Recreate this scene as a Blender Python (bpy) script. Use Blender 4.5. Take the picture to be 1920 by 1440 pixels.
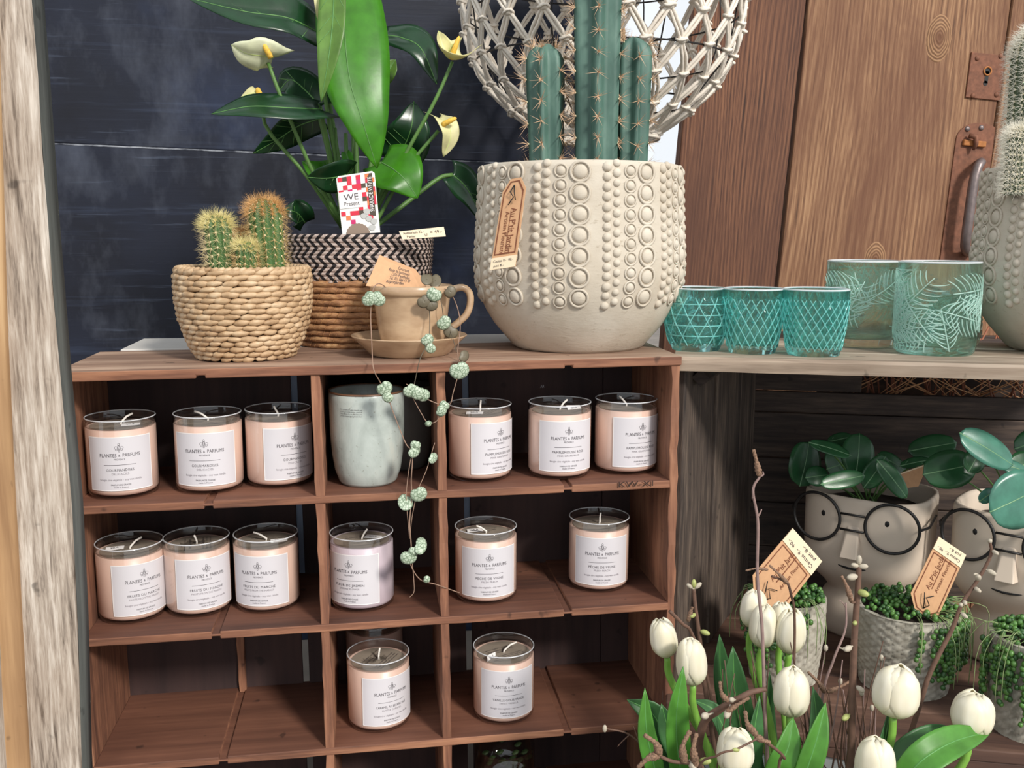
import bpy, math, random
import numpy as np
from mathutils import Matrix, Vector
PI = math.pi
for o in list(bpy.data.objects): bpy.data.objects.remove(o)
scene = bpy.context.scene
COL = scene.collection
rnd = random.Random(7)

# ---------------------------------------------------------------- camera
FPX = 1803.5
CAM = np.array([0.3555, -1.1816, 0.1577])
def _rx(a): c, s = math.cos(a), math.sin(a); return np.array([[1,0,0],[0,c,-s],[0,s,c]])
def _rz(a): c, s = math.cos(a), math.sin(a); return np.array([[c,-s,0],[s,c,0],[0,0,1]])
ROT = _rz(-0.1453) @ _rx(PI/2 - 0.1566) @ _rz(0.0028)
cd = bpy.data.cameras.new('camera'); cam = bpy.data.objects.new('camera', cd); COL.objects.link(cam)
cd.sensor_width = 36; cd.lens = FPX/1920*36; cd.clip_start = 0.02
m4 = np.eye(4); m4[:3,:3] = ROT; m4[:3,3] = CAM
cam.matrix_world = Matrix(m4.tolist()); scene.camera = cam
# ---------------------------------------------------------------- light
world = bpy.data.worlds.new('world'); scene.world = world; world.use_nodes = True
wn = world.node_tree.nodes; wl = world.node_tree.links
bg = wn['Background']; bg.inputs[0].default_value = (0.90, 0.95, 1.0, 1); bg.inputs[1].default_value = 0.95
sd = bpy.data.lights.new('sun', 'SUN'); sun = bpy.data.objects.new('sun', sd); COL.objects.link(sun)
sd.energy = 2.9; sd.angle = math.radians(9); sd.color = (1.0, 0.95, 0.88)
SUN_AZ, SUN_EL = math.radians(27), math.radians(33)     # from the front right of the display
sdir = Vector((math.sin(SUN_AZ)*math.cos(SUN_EL), -math.cos(SUN_AZ)*math.cos(SUN_EL), math.sin(SUN_EL)))
sun.rotation_euler = sdir.to_track_quat('Z', 'Y').to_euler()
vs = scene.view_settings
scene.display_settings.display_device = 'sRGB'
vs.view_transform = 'Standard'; vs.look = 'None'; vs.gamma = 1; vs.exposure = 0.22; vs.use_curve_mapping = False

# ---------------------------------------------------------------- helpers
def ray(u, v): return ROT @ np.array([(u-960)/FPX, -(v-720)/FPX, -1.0])
def at(u, v, Y): d = ray(u, v); return CAM + d*((Y-CAM[1])/d[1])          # point of the plane y = Y seen there
def atz(u, v, z): d = ray(u, v); return CAM + d*((z-CAM[2])/d[2])         # point of the level z seen there
def V(*a): return np.array(a, float)
def nrm(a): a = np.asarray(a, float); l = np.linalg.norm(a); return a/l if l > 1e-12 else a
def lin(c):
    c = c/255.0
    return c/12.92 if c <= 0.04045 else ((c+0.055)/1.055)**2.4
def rgb(r, g, b): return (lin(r), lin(g), lin(b), 1)

class MB:
    def __init__(s): s.v = []; s.f = []; s.m = []
    def add(s, vs_, fs, mi=0):
        o = len(s.v); s.v.extend([tuple(map(float, p)) for p in vs_])
        for f in fs: s.f.append(tuple(i+o for i in f)); s.m.append(mi)
        return s
    def box(s, x0, x1, y0, y1, z0, z1, mi=0):
        p = [(x,y,z) for z in (z0,z1) for y in (y0,y1) for x in (x0,x1)]
        return s.add(p, [(0,2,3,1),(4,5,7,6),(0,1,5,4),(2,6,7,3),(0,4,6,2),(1,3,7,5)], mi)
    def quad(s, a, b, c, d, mi=0): return s.add([a,b,c,d], [(0,1,2,3)], mi)
    def prism(s, poly, y0, y1, mi=0):          # poly in x,z (counter-clockwise seen from the front)
        n = len(poly); vs_ = [(x,y0,z) for x,z in poly]+[(x,y1,z) for x,z in poly]
        fs = [tuple(range(n)), tuple(range(2*n-1, n-1, -1))]
        for i in range(n): j = (i+1) % n; fs.append((i, i+n, j+n, j))
        return s.add(vs_, fs, mi)
    def tube(s, pts, r, n=6, caps=True, mi=0, close=False):
        P = [np.asarray(p, float) for p in pts]; k = len(P)
        R = [r]*k if np.isscalar(r) else list(r)
        T = []
        for i in range(k):
            if close: t = P[(i+1) % k]-P[i-1]
            else: t = P[min(i+1,k-1)]-P[max(i-1,0)]
            T.append(nrm(t))
        a = V(0,0,1) if abs(T[0][2]) < .9 else V(1,0,0)
        N = nrm(np.cross(T[0], a)); vs_ = []
        for i in range(k):
            N = nrm(N - T[i]*np.dot(N, T[i])); B = np.cross(T[i], N)
            for j in range(n):
                q = 2*PI*j/n; vs_.append(P[i]+R[i]*(math.cos(q)*N+math.sin(q)*B))
        fs = []
        for i in range(k if close else k-1):
            i2 = (i+1) % k
            for j in range(n): j2 = (j+1) % n; fs.append((i*n+j, i*n+j2, i2*n+j2, i2*n+j))
        if caps and not close: fs.append(tuple(range(n-1,-1,-1))); fs.append(tuple((k-1)*n+j for j in range(n)))
        return s.add(vs_, fs, mi)
    def lathe(s, prof, n=48, c=(0,0,0), mi=0, fr=None):
        vs_ = []; fs = []
        for (r, z) in prof:
            for j in range(n):
                q = 2*PI*j/n; rr = r if fr is None else fr(r, z, q)
                vs_.append((c[0]+rr*math.cos(q), c[1]+rr*math.sin(q), c[2]+z))
        for i in range(len(prof)-1):
            for j in range(n): j2 = (j+1) % n; fs.append((i*n+j, i*n+j2, (i+1)*n+j2, (i+1)*n+j))
        return s.add(vs_, fs, mi)
    def disc(s, r, z, n=48, up=True, c=(0,0), mi=0):
        vs_ = [(c[0]+r*math.cos(2*PI*j/n), c[1]+r*math.sin(2*PI*j/n), z) for j in range(n)]
        return s.add(vs_, [tuple(range(n)) if up else tuple(range(n-1,-1,-1))], mi)
    def ell(s, c, A, nu=10, nv=6, mi=0):       # A: 3 rows = the half axes
        c = np.asarray(c, float); A = np.asarray(A, float); vs_ = [c+A[2]]; fs = []
        for i in range(1, nv):
            t = PI*i/nv
            for j in range(nu):
                q = 2*PI*j/nu; vs_.append(c+A[0]*math.sin(t)*math.cos(q)+A[1]*math.sin(t)*math.sin(q)+A[2]*math.cos(t))
        vs_.append(c-A[2]); L = len(vs_)-1
        for j in range(nu):
            j2 = (j+1) % nu; fs.append((0, 1+j, 1+j2)); fs.append((L, 1+(nv-2)*nu+j2, 1+(nv-2)*nu+j))
            for i in range(nv-2): a = 1+i*nu; fs.append((a+j, a+nu+j, a+nu+j2, a+j2))
        return s.add(vs_, fs, mi)
    def grid(s, P, mi=0, wrap=False):          # P[i][j] points
        ni, nj = len(P), len(P[0]); vs_ = [p for row in P for p in row]; fs = []
        for i in range(ni-1):
            for j in range(nj if wrap else nj-1): j2 = (j+1) % nj; fs.append((i*nj+j, i*nj+j2, (i+1)*nj+j2, (i+1)*nj+j))
        return s.add(vs_, fs, mi)
    def mesh(s, name, mats, smooth=True):
        me = bpy.data.meshes.new(name); me.from_pydata(s.v, [], s.f)
        for m in (mats if isinstance(mats, (list,tuple)) else [mats]): me.materials.append(m)
        if any(s.m): me.polygons.foreach_set('material_index', s.m)
        me.polygons.foreach_set('use_smooth', [smooth]*len(me.polygons)); me.validate(); me.update()
        return me
    def build(s, name, mats, parent=None, smooth=True, auto=None):
        me = s.mesh(name, mats, smooth)
        if auto is not None:
            try: me.set_sharp_from_angle(angle=math.radians(auto))
            except Exception: pass
        return link(name, me, parent)
def link(name, me, parent=None, loc=None):
    o = bpy.data.objects.new(name, me); COL.objects.link(o)
    if parent is not None: o.parent = parent
    if loc is not None: o.location = loc
    return o
def bevel(o, w=0.0012, seg=2, ang=40):
    b = o.modifiers.new('bevel', 'BEVEL'); b.width = w; b.segments = seg; b.limit_method = 'ANGLE'; b.angle_limit = math.radians(ang)
    return o
def solid(o, t, off=0):
    b = o.modifiers.new('solid', 'SOLIDIFY'); b.thickness = t; b.offset = off; return o
def subd(o, l=1):
    b = o.modifiers.new('sub', 'SUBSURF'); b.levels = l; b.render_levels = l; return o
def tag(o, label, cat, group=None):
    o['label'] = label; o['category'] = cat
    if group: o['group'] = group
    return o
def thing(name, label, cat, loc=(0,0,0), rz=0.0, group=None):
    o = bpy.data.objects.new(name, None); COL.objects.link(o); o.empty_display_size = .02
    o.location = [float(c) for c in loc]; o.rotation_euler = (0,0,rz)
    return tag(o, label, cat, group)
def struct(o): o['kind'] = 'structure'; return o
def stuff(o): o['kind'] = 'stuff'; return o
def empty(name, loc=(0,0,0)):
    o = bpy.data.objects.new(name, None); COL.objects.link(o); o.location = [float(c) for c in loc]; return o

# ---------------------------------------------------------------- materials
class NT:
    def __init__(s, name):
        s.mat = bpy.data.materials.new(name); s.mat.use_nodes = True; s.t = s.mat.node_tree
        s.b = s.t.nodes['Principled BSDF']; s.out = s.t.nodes['Material Output']
    def n(s, typ, **kw):
        nd = s.t.nodes.new(typ)
        for k, v in kw.items():
            if k.startswith('i_'):
                key = k[2:]; nd.inputs[int(key) if key.isdigit() else key.replace('_',' ')].default_value = v
            else: setattr(nd, k, v)
        return nd
    def l(s, a, b): s.t.links.new(a, b)
    def coords(s, scale=(1,1,1), rand=True, rot=(0,0,0)):
        tc = s.n('ShaderNodeTexCoord'); mp = s.n('ShaderNodeMapping'); mp.inputs['Scale'].default_value = scale; mp.inputs['Rotation'].default_value = rot
        if rand:
            oi = s.n('ShaderNodeObjectInfo'); ml = s.n('ShaderNodeMath', operation='MULTIPLY'); ml.inputs[1].default_value = 37.0
            s.l(oi.outputs['Random'], ml.inputs[0]); ad = s.n('ShaderNodeVectorMath', operation='ADD')
            s.l(tc.outputs['Object'], ad.inputs[0]); s.l(ml.outputs[0], ad.inputs[1]); s.l(ad.outputs[0], mp.inputs['Vector'])
        else: s.l(tc.outputs['Object'], mp.inputs['Vector'])
        return mp.outputs[0]
    def noise(s, vec, scale, detail=4, rough=.55, dist=0):
        nd = s.n('ShaderNodeTexNoise'); nd.inputs['Scale'].default_value = scale; nd.inputs['Detail'].default_value = detail
        nd.inputs['Roughness'].default_value = rough; nd.inputs['Distortion'].default_value = dist; s.l(vec, nd.inputs['Vector']); return nd.outputs['Fac']
    def ramp(s, fac, stops, interp='LINEAR'):
        r = s.n('ShaderNodeValToRGB'); cr = r.color_ramp; cr.interpolation = interp
        while len(cr.elements) < len(stops): cr.elements.new(.5)
        for e, (p, c) in zip(cr.elements, stops): e.position = p; e.color = c
        s.l(fac, r.inputs[0]); return r.outputs[0]
    def mix(s, fac, a, b, blend='MIX'):
        m = s.n('ShaderNodeMix', data_type='RGBA', blend_type=blend)
        for sock, val in ((m.inputs[0], fac), (m.inputs[6], a), (m.inputs[7], b)):
            if hasattr(val, 'is_linked') or hasattr(val, 'links'): s.l(val, sock)
            else: sock.default_value = val
        return m.outputs[2]
    def math(s, op, a, b=None):
        m = s.n('ShaderNodeMath', operation=op)
        for sock, val in ((m.inputs[0], a), (m.inputs[1], b)):
            if val is None: continue
            if hasattr(val, 'links'): s.l(val, sock)
            else: sock.default_value = val
        return m.outputs[0]
    def bump(s, h, strength=.3, dist=.002):
        b = s.n('ShaderNodeBump'); b.inputs['Strength'].default_value = strength; b.inputs['Distance'].default_value = dist
        s.l(h, b.inputs['Height']); s.l(b.outputs[0], s.b.inputs['Normal']); return b
    def base(s, c):
        if hasattr(c, 'links'): s.l(c, s.b.inputs['Base Color'])
        else: s.b.inputs['Base Color'].default_value = c
    def set(s, **kw):
        for k, v in kw.items(): s.b.inputs[k.replace('_',' ')].default_value = v
        return s
def plain(name, c, rough=.6, var=.12, nscale=60, bump=0.0, **kw):
    t = NT(name); vec = t.coords(); n = t.noise(vec, nscale, 3)
    d = tuple(x*(1-var) for x in c[:3])+(1,); l_ = tuple(min(1, x*(1+var)) for x in c[:3])+(1,)
    t.base(t.ramp(n, [(.3, d), (.7, l_)])); t.set(Roughness=rough, **kw)
    if bump: t.bump(n, bump, .001)
    return t.mat
def wood(name, dark, mid, light, axis=0, scale=14, stretch=14, bump=.35, rough=.75, fibre=.5, stain=None):
    t = NT(name); sc = [1,1,1]; sc[axis] = 1.0/stretch; vec = t.coords(tuple(sc))
    a = t.noise(vec, scale, 5, .6, .6); b = t.noise(vec, scale*7, 4, .65, .3)
    fac = t.math('ADD', t.math('MULTIPLY', a, 1-fibre*.5), t.math('MULTIPLY', b, fibre*.5))
    col = t.ramp(fac, [(.36, dark), (.49, mid), (.64, light)])
    big = t.noise(t.coords(), 5, 3); col = t.mix(t.ramp(big, [(.45, (0,0,0,1)), (.75, (.55,.55,.55,1))]), col, stain or dark)
    spot = t.noise(t.coords((1,1,1)), 38, 2, .5); col = t.mix(t.ramp(spot, [(.70, (0,0,0,1)), (.76, (.6,.6,.6,1))]), col, tuple(x*.25 for x in dark[:3])+(1,))
    t.base(col); t.set(Roughness=rough); t.bump(fac, bump, .0015); return t.mat
def thin_glass(name, tint=(1,1,1,1), gloss=1.0, rough=.02, bumpscale=None):
    t = NT(name); t.t.nodes.remove(t.b)
    tr = t.n('ShaderNodeBsdfTransparent'); tr.inputs[0].default_value = tint
    gl = t.n('ShaderNodeBsdfGlossy'); gl.inputs['Roughness'].default_value = rough
    fr = t.n('ShaderNodeLayerWeight'); fr.inputs[0].default_value = .5
    fc = t.math('ADD', t.math('MULTIPLY', t.math('POWER', fr.outputs['Facing'], 3.0), .8*gloss), .07*gloss)
    mx = t.n('ShaderNodeMixShader'); t.l(fc, mx.inputs[0]); t.l(tr.outputs[0], mx.inputs[1]); t.l(gl.outputs[0], mx.inputs[2])
    t.l(mx.outputs[0], t.out.inputs[0]); return t.mat

M = {}
M['crate_wood'] = wood('crate_wood', rgb(80,50,38), rgb(130,86,64), rgb(172,122,92), 0, 20, 14, .5, fibre=.8)
M['crate_wood_v'] = wood('crate_wood_v', rgb(80,50,38), rgb(130,86,64), rgb(172,122,92), 2, 20, 14, .5, fibre=.8)
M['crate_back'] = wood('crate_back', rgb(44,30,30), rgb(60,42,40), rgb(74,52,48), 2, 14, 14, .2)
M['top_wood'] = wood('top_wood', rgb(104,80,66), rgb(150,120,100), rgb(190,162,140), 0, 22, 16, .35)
M['old_dark'] = wood('old_dark', rgb(40,33,30), rgb(78,66,58), rgb(122,106,92), 2, 26, 12, .8, fibre=1.0)
M['old_dark_h'] = wood('old_dark_h', rgb(36,29,27), rgb(64,52,46), rgb(98,82,70), 0, 22, 12, .7, fibre=.9)
M['brown_plank'] = wood('brown_plank', rgb(58,40,34), rgb(88,62,50), rgb(118,88,72), 0, 14, 16, .4)
M['grey_plank'] = wood('grey_plank', rgb(100,84,70), rgb(156,138,120), rgb(196,182,164), 0, 16, 18, .4)
M['post'] = wood('post', rgb(84,72,62), rgb(164,150,136), rgb(208,198,186), 2, 34, 14, 1.0, fibre=1.2, stain=rgb(140,118,98))
M['post_side'] = wood('post_side', rgb(70,72,70), rgb(100,104,100), rgb(130,134,128), 2, 18, 16, .5)
M['tan_board'] = wood('tan_board', rgb(132,98,66), rgb(176,140,100), rgb(204,172,130), 2, 12, 16, .4)
M['white_paint'] = plain('white_paint', rgb(198,194,188), .5, .05, 20)
M['bluegrey'] = plain('gap_light_blue', rgb(120,136,158), .5, .1, 40)  # colour of the light showing between the shelf's back planks
M['paper_white'] = plain('paper_white', rgb(236,232,230), .7, .02, 30)
M['ink'] = plain('ink', rgb(66,60,66), .7, .02)
M['ink_soft'] = plain('ink_soft', rgb(128,120,126), .7, .02)
M['kraft'] = plain('kraft', rgb(204,158,118), .75, .06, 140, .1)
M['kraft_edge'] = plain('kraft_edge', rgb(238,218,186), .75, .04)
M['kraft_ink'] = plain('kraft_ink', rgb(120,66,40), .7, .05)
M['glass'] = thin_glass('clear_glass', (.97,.97,.97,1), 1.0)
M['clear_film'] = thin_glass('clear_film', (.9,.9,.9,1), 1.6, .12)

# ---------------------------------------------------------------- text as flat meshes
_tc = {}
def text2d(s, size=1.0, spacing=1.0, align='CENTER'):
    key = (s, spacing, align)
    if key not in _tc:
        cu = bpy.data.curves.new('text', 'FONT'); cu.body = s; cu.align_x = align; cu.align_y = 'CENTER'
        cu.space_character = spacing; cu.resolution_u = 2; cu.size = 1.0
        ob = bpy.data.objects.new('text', cu); COL.objects.link(ob); bpy.context.view_layer.update()
        dg = bpy.context.evaluated_depsgraph_get(); ev = ob.evaluated_get(dg); me = ev.to_mesh()
        vs_ = [(v.co.x, v.co.y) for v in me.vertices]; fs = [tuple(p.vertices) for p in me.polygons]
        ev.to_mesh_clear(); bpy.data.objects.remove(ob); bpy.data.curves.remove(cu)
        _tc[key] = (vs_, fs)
    vs_, fs = _tc[key]
    return [(x*size, y*size) for x, y in vs_], fs
def put_text(mb, s, size, mapf, ox=0, oy=0, width=None, spacing=1.0, align='CENTER', rot=0, mi=0):
    vs_, fs = text2d(s, 1.0, spacing, align)
    if not vs_: return
    sx = sy = size
    if width:
        w = max(x for x, y in vs_)-min(x for x, y in vs_); sx = width/w
        if not size: sy = sx
    c, sn = math.cos(rot), math.sin(rot)
    mb.add([mapf(ox+(x*sx)*c-(y*sy)*sn, oy+(x*sx)*sn+(y*sy)*c) for x, y in vs_], fs, mi)
def put_line(mb, mapf, x0, x1, y, h, n=10, mi=0):
    mb.grid([[mapf(x0+(x1-x0)*k/n, y+d) for k in range(n+1)] for d in (-h/2, h/2)], mi)
# ================================================================ the setting
FLOOR = -0.68
struct(MB().box(-9, 9, -9, 9, FLOOR-.04, FLOOR).build('floor', plain('floor_stone', rgb(120,112,104), .8, .2, 8), smooth=False))
def slab(P, y0, y1): return MB().prism(P, y0, y1)
YB = 0.75
WL0, WL1 = (0.913, -0.066), (0.853, 0.6085)               # left edge of the window gap (x, z)
def wlx(z): return WL0[0]+(WL1[0]-WL0[0])*(z-WL0[1])/(WL1[1]-WL0[1])
ZB, ZT = FLOOR, 1.05
struct(slab([(-1.6,ZB),(wlx(ZB)-.03,ZB),(wlx(ZT)-.03,ZT),(-1.6,ZT)], .82, .90).build('wall_back', plain('plaster', rgb(206,202,194), .9, .05, 12), smooth=False))
# blackboard: two boards with a seam between them
t = NT('blackboard'); vec = t.coords((1,1,1)); hor = t.coords((.06,1,1.6))
n1 = t.noise(vec, 3.5, 5, .6); n2 = t.noise(hor, 22, 5, .7, .4); n3 = t.noise(hor, 70, 4, .7)
col = t.ramp(n1, [(.3, rgb(18,20,30)), (.55, rgb(26,31,46)), (.75, rgb(38,48,72))])
col = t.mix(t.ramp(n2, [(.56, (0,0,0,1)), (.78, (.4,.4,.4,1))]), col, rgb(70,82,106))
col = t.mix(t.ramp(n3, [(.62, (0,0,0,1)), (.8, (.4,.4,.4,1))]), col, rgb(110,122,144))
sm = t.noise(t.coords((1.6,1,.9)), 5.5, 5, .65); col = t.mix(t.ramp(sm, [(.52, (0,0,0,1)), (.78, (.30,.30,.30,1))]), col, rgb(110,116,130))
t.base(col); t.set(Roughness=.5, Specular_IOR_Level=.3); t.bump(n3, .25, .001); M['blackboard'] = t.mat
bb = thing('blackboard', 'large dark navy blackboard of two boards behind the plants', 'blackboard', (0,YB,FLOOR))
sl, sr = at(85, 268, YB), at(905, 303, YB)                  # the seam
def seam(x): return sl[2]+(sr[2]-sl[2])*(x-sl[0])/(sr[0]-sl[0])-FLOOR
xa = -.75
def wl(z): return wlx(z+FLOOR)-.018
bevel(slab([(xa,.0),(wl(0),0),(wl(seam(.9)),seam(wl(.9))-.0012),(xa,seam(xa)-.0012)], 0, .03).build('board', M['blackboard'], bb, False), .0015)
bevel(slab([(xa,seam(xa)+.0012),(wl(seam(.9)),seam(wl(.9))+.0012),(wl(ZT-FLOOR),ZT-FLOOR),(xa,ZT-FLOOR)], .001, .03).build('board', M['blackboard'], bb, False), .0015)
t = NT('worn_seam'); n = t.noise(t.coords((.3,1,1)), 60, 4, .7); t.base(t.ramp(n, [(.4, rgb(40,44,56)), (.62, rgb(150,154,162))])); t.set(Roughness=.8)
mb = MB(); mb.add([(xa,-.0006,seam(xa)-.0022),(wl(.9),-.0006,seam(wl(.9))-.0022),(wl(.9),-.0006,seam(wl(.9))+.0006),(xa,-.0006,seam(xa)+.0006),(xa,.004,seam(xa)-.0022),(wl(.9),.004,seam(wl(.9))-.0022),(wl(.9),.004,seam(wl(.9))+.0006),(xa,.004,seam(xa)+.0006)], [(0,1,2,3),(3,2,6,7),(1,0,4,5)]); mb.build('worn_edge', t.mat, bb, False)
# narrow window beside the board
wd = struct(empty('window_1', (0,YB+.03,0)))
def wstrip(x0, x1, z0, z1, lean, name, mat, y0, y1):
    f = lambda z: wlx(z)
    bevel(slab([(f(z0)+x0,z0),(f(z0)+x1,z0),(f(z1)+x1,z1),(f(z1)+x0,z1)], y0, y1).build(name, mat, wd, False), .001)
wstrip(-.018, .004, ZB, ZT, 0, 'window_frame', M['tan_board'], -.03, .05)
DL0, DL1 = (0.943, -0.061), (0.978, 0.4224)                # left edge of the door
def dlx(z): return DL0[0]+(DL1[0]-DL0[0])*(z-DL0[1])/(DL1[1]-DL0[1])
MB().quad((wlx(ZB),.02,ZB),(dlx(ZB)+.06,.02,ZB),(dlx(ZT)+.06,.02,ZT),(wlx(ZT),.02,ZT)).build('pane', M['glass'], wd, False)
# weathered plank door
t = NT('door_wood'); vec = t.coords((1,1,1))
sep = t.n('ShaderNodeSeparateXYZ'); t.l(vec, sep.inputs[0])
low = t.noise(t.coords((1,1,.22)), 5.0, 2, .5); 
u_ = t.math('ADD', sep.outputs[0], t.math('MULTIPLY', low, .10))
wav = t.math('MULTIPLY', t.math('ADD', t.math('SINE', t.math('MULTIPLY', u_, 820.0)), 1.0), .5)
fine = t.noise(t.coords((1,1,.025)), 260, 5, .75); rings = t.math('ADD', t.math('MULTIPLY', wav, .14), t.math('MULTIPLY', fine, .86))
blot = t.noise(t.coords((1,1,.35)), 6, 4, .6)
col = t.ramp(rings, [(.3, rgb(50,30,22)), (.46, rgb(98,62,44)), (.62, rgb(132,90,64))])
col = t.mix(t.ramp(blot, [(.35, (.75,.75,.75,1)), (.62, (0,0,0,1))]), col, rgb(86,54,40))
t.base(col); t.set(Roughness=.75); t.bump(rings, .55, .003); M['door'] = t.mat
t = NT('door_wood_pale'); low = t.noise(t.coords((1,1,.22)), 5.0, 2, .5); vec = t.coords((1,1,1)); sep = t.n('ShaderNodeSeparateXYZ'); t.l(vec, sep.inputs[0])
u_ = t.math('ADD', sep.outputs[0], t.math('MULTIPLY', low, .15))
wav = t.math('MULTIPLY', t.math('ADD', t.math('SINE', t.math('MULTIPLY', u_, 620.0)), 1.0), .5)
fine = t.noise(t.coords((1,1,.03)), 230, 5, .75); rings = t.math('ADD', t.math('MULTIPLY', wav, .12), t.math('MULTIPLY', fine, .88))
blot = t.noise(t.coords((1,1,.3)), 7, 5, .65, .8)
col = t.ramp(rings, [(.3, rgb(84,56,38)), (.46, rgb(130,92,64)), (.64, rgb(168,130,96))])
col = t.mix(t.ramp(blot, [(.36, (.75,.75,.75,1)), (.60, (0,0,0,1))]), col, rgb(104,66,46))
t.base(col); t.set(Roughness=.75); t.bump(rings, .5, .003); M['door_pale'] = t.mat
YD = 0.70
dr = struct(empty('door_1', (DL0[0],YD,DL0[1]))); dr.rotation_euler = (0, math.radians(3.85), 0)
dm = Matrix.Rotation(math.radians(3.85), 4, 'Y')
def dl(u, v, y=YD):                                        # pixel -> door-local x, z
    p = at(u, v, y)-np.array([DL0[0],YD,DL0[1]]); q = dm.inverted() @ Vector(p); return q.x, q.z
gx = dl(1487, 260)[0]; hx = dl(1868, 210)[0]
for (x0, x1, mt, dy) in ((0,gx-.0025,'door',0.004),(gx+.0025,hx-.001,'door_pale',0.0),(hx+.001,hx+.26,'door_pale',-.006)):
    mb = MB(); n = 24; zs = [-.62+ (1.75)*k/n for k in range(n+1)]
    poly = [(x0+rnd.uniform(-.001,.001), z) for z in zs[::-1]]+[(x1+rnd.uniform(-.0012,.0012), z) for z in zs]
    mb.prism(poly, dy, .035); bevel(mb.build('plank', M[mt], dr, False), .003, 2, 50)
# knots in the middle plank
t = NT('knot'); vec = t.coords((1,1,.62), rand=False); ln = t.n('ShaderNodeVectorMath', operation='LENGTH'); t.l(vec, ln.inputs[0])
wb = t.noise(vec, 60, 2); rr_ = t.math('ADD', ln.outputs['Value'], t.math('MULTIPLY', wb, .006))
wav = t.math('MULTIPLY', t.math('ADD', t.math('SINE', t.math('MULTIPLY', rr_, 1500.0)), 1.0), .5)
t.base(t.mix(t.ramp(rr_, [(.008, (.0,.0,.0,1)), (.018, (1,1,1,1))]), rgb(104,66,42), t.ramp(wav, [(.2, rgb(112,78,52)), (.8, rgb(158,120,86))]))); t.set(Roughness=.75); t.bump(wav, .4, .002); M['knot'] = t.mat
for (u, v, r) in ((1760,72,.030),(1640,490,.026)):
    x, z = dl(u, v); mb = MB(); P = []
    for i in range(7):
        q = 1-i/6; P.append([(r*q*math.cos(2*PI*j/28), -.0035*(1-q*q), r*1.7*q*math.sin(2*PI*j/28)) for j in range(28)])
    mb.grid(P, 0, True); o = mb.build('knot', M['knot'], dr); o.location = (x, .0005, z)
M['rust'] = plain('rusty_iron', rgb(120,78,58), .7, .28, 90, .4, Metallic=.25)
M['iron'] = plain('worn_iron', rgb(122,110,108), .42, .2, 60, .2, Metallic=.6)
M['black'] = plain('black', rgb(14,13,14), .6, .05)
M['rust_orange'] = plain('rust_orange', rgb(168,108,58), .8, .2, 120, .3)
def plate(name, u0, v0, u1, v1, mat, th=.004, round_top=False):
    a = dl(u0, v0); b = dl(u1, v1); x0, x1, z0, z1 = a[0], b[0], b[1], a[1]
    poly = [(x0,z0),(x1,z0),(x1,z1),(x0,z1)]
    if round_top:
        r = (x1-x0)/2; poly = [(x0,z0),(x1,z0)]+[((x0+x1)/2+r*math.cos(PI*k/12), z1-r*.7+r*.7*math.sin(PI*k/12)) for k in range(13)]
    mb = MB().prism(poly, -th, .002); o = bevel(mb.build(name, mat, dr, False), .001); return o
lp = plate('lock_plate', 1820, 98, 1880, 190, M['rust'])
for (u, v) in ((1830,110),(1874,106),(1822,180),(1866,178)):
    x, z = dl(u, v); MB().ell((x,-.004,z), [(.0055,0,0),(0,.003,0),(0,0,.0055)], 12, 6).build('screw', M['rust'], lp)
x, z = dl(1849, 134); mb = MB(); mb.tube([(x+.008*math.cos(q*PI/10), -.005, z+.008*math.sin(q*PI/10)) for q in range(20)], .0018, 6, close=True); mb.build('keyhole_ring', M['rust_orange'], lp)
mb = MB(); mb.tube([(x,-.0046,z),(x,-.0042,z)], .0065, 16); mb.box(x-.004, x+.004, -.0046, -.0042, z-.024, z); mb.tube([(x-.001,-.0046,z-.024),(x-.001,-.0042,z-.024)], .005, 12); mb.build('keyhole', M['black'], lp, False)
hp = plate('handle_plate', 1796, 226, 1846, 505, M['rust'], .003, True)
mb = MB()
for (u, v) in ((1812,242),(1838,240)):
    x, z = dl(u, v); mb.ell((x,-.003,z), [(.006,0,0),(0,.004,0),(0,0,.006)], 12, 6)
mb.build('screw', M['iron'], hp)
x0, z0 = dl(1806, 266); x1, z1 = dl(1845, 266); mb = MB(); mb.box(x0-.004, x1, -.010, -.002, z0-.008, z0+.004); bevel(mb.build('latch_bar', M['rust_orange'], hp, False), .002)
x, z = dl(1820, 262); mb = MB(); mb.tube([(x-.012,-.012,z+.006),(x,-.016,z+.004),(x+.003,-.016,z-.01),(x+.001,-.012,z-.022)], [.005,.006,.005,.0025], 8); mb.build('thumb_latch', M['rust'], hp)
a = dl(1832, 306); b = dl(1808, 316); c = dl(1797, 400); d_ = dl(1790, 455); e = dl(1812, 474)
mb = MB(); mb.tube([(a[0],-.002,a[1]),(a[0]-.002,-.02,a[1]+.001),(a[0]-.012,-.032,a[1]+.001),(b[0],-.036,b[1]-.006),(c[0],-.038,c[1]),(d_[0],-.036,d_[1]),(d_[0]+.006,-.03,d_[1]-.014),(e[0]-.004,-.016,e[1]),(e[0],-.002,e[1])],
         [.010,.009,.010,.0105,.0105,.0105,.0105,.010,.011], 12); subd(mb.build('handle', M['iron'], hp), 1)
# white ledge behind the shelf unit
lg = MB(); lg.box(.012, .745, .198, .335, -.022, -.003); struct(bevel(lg.build('trim_1', M['white_paint'], None, False), .002))
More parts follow.
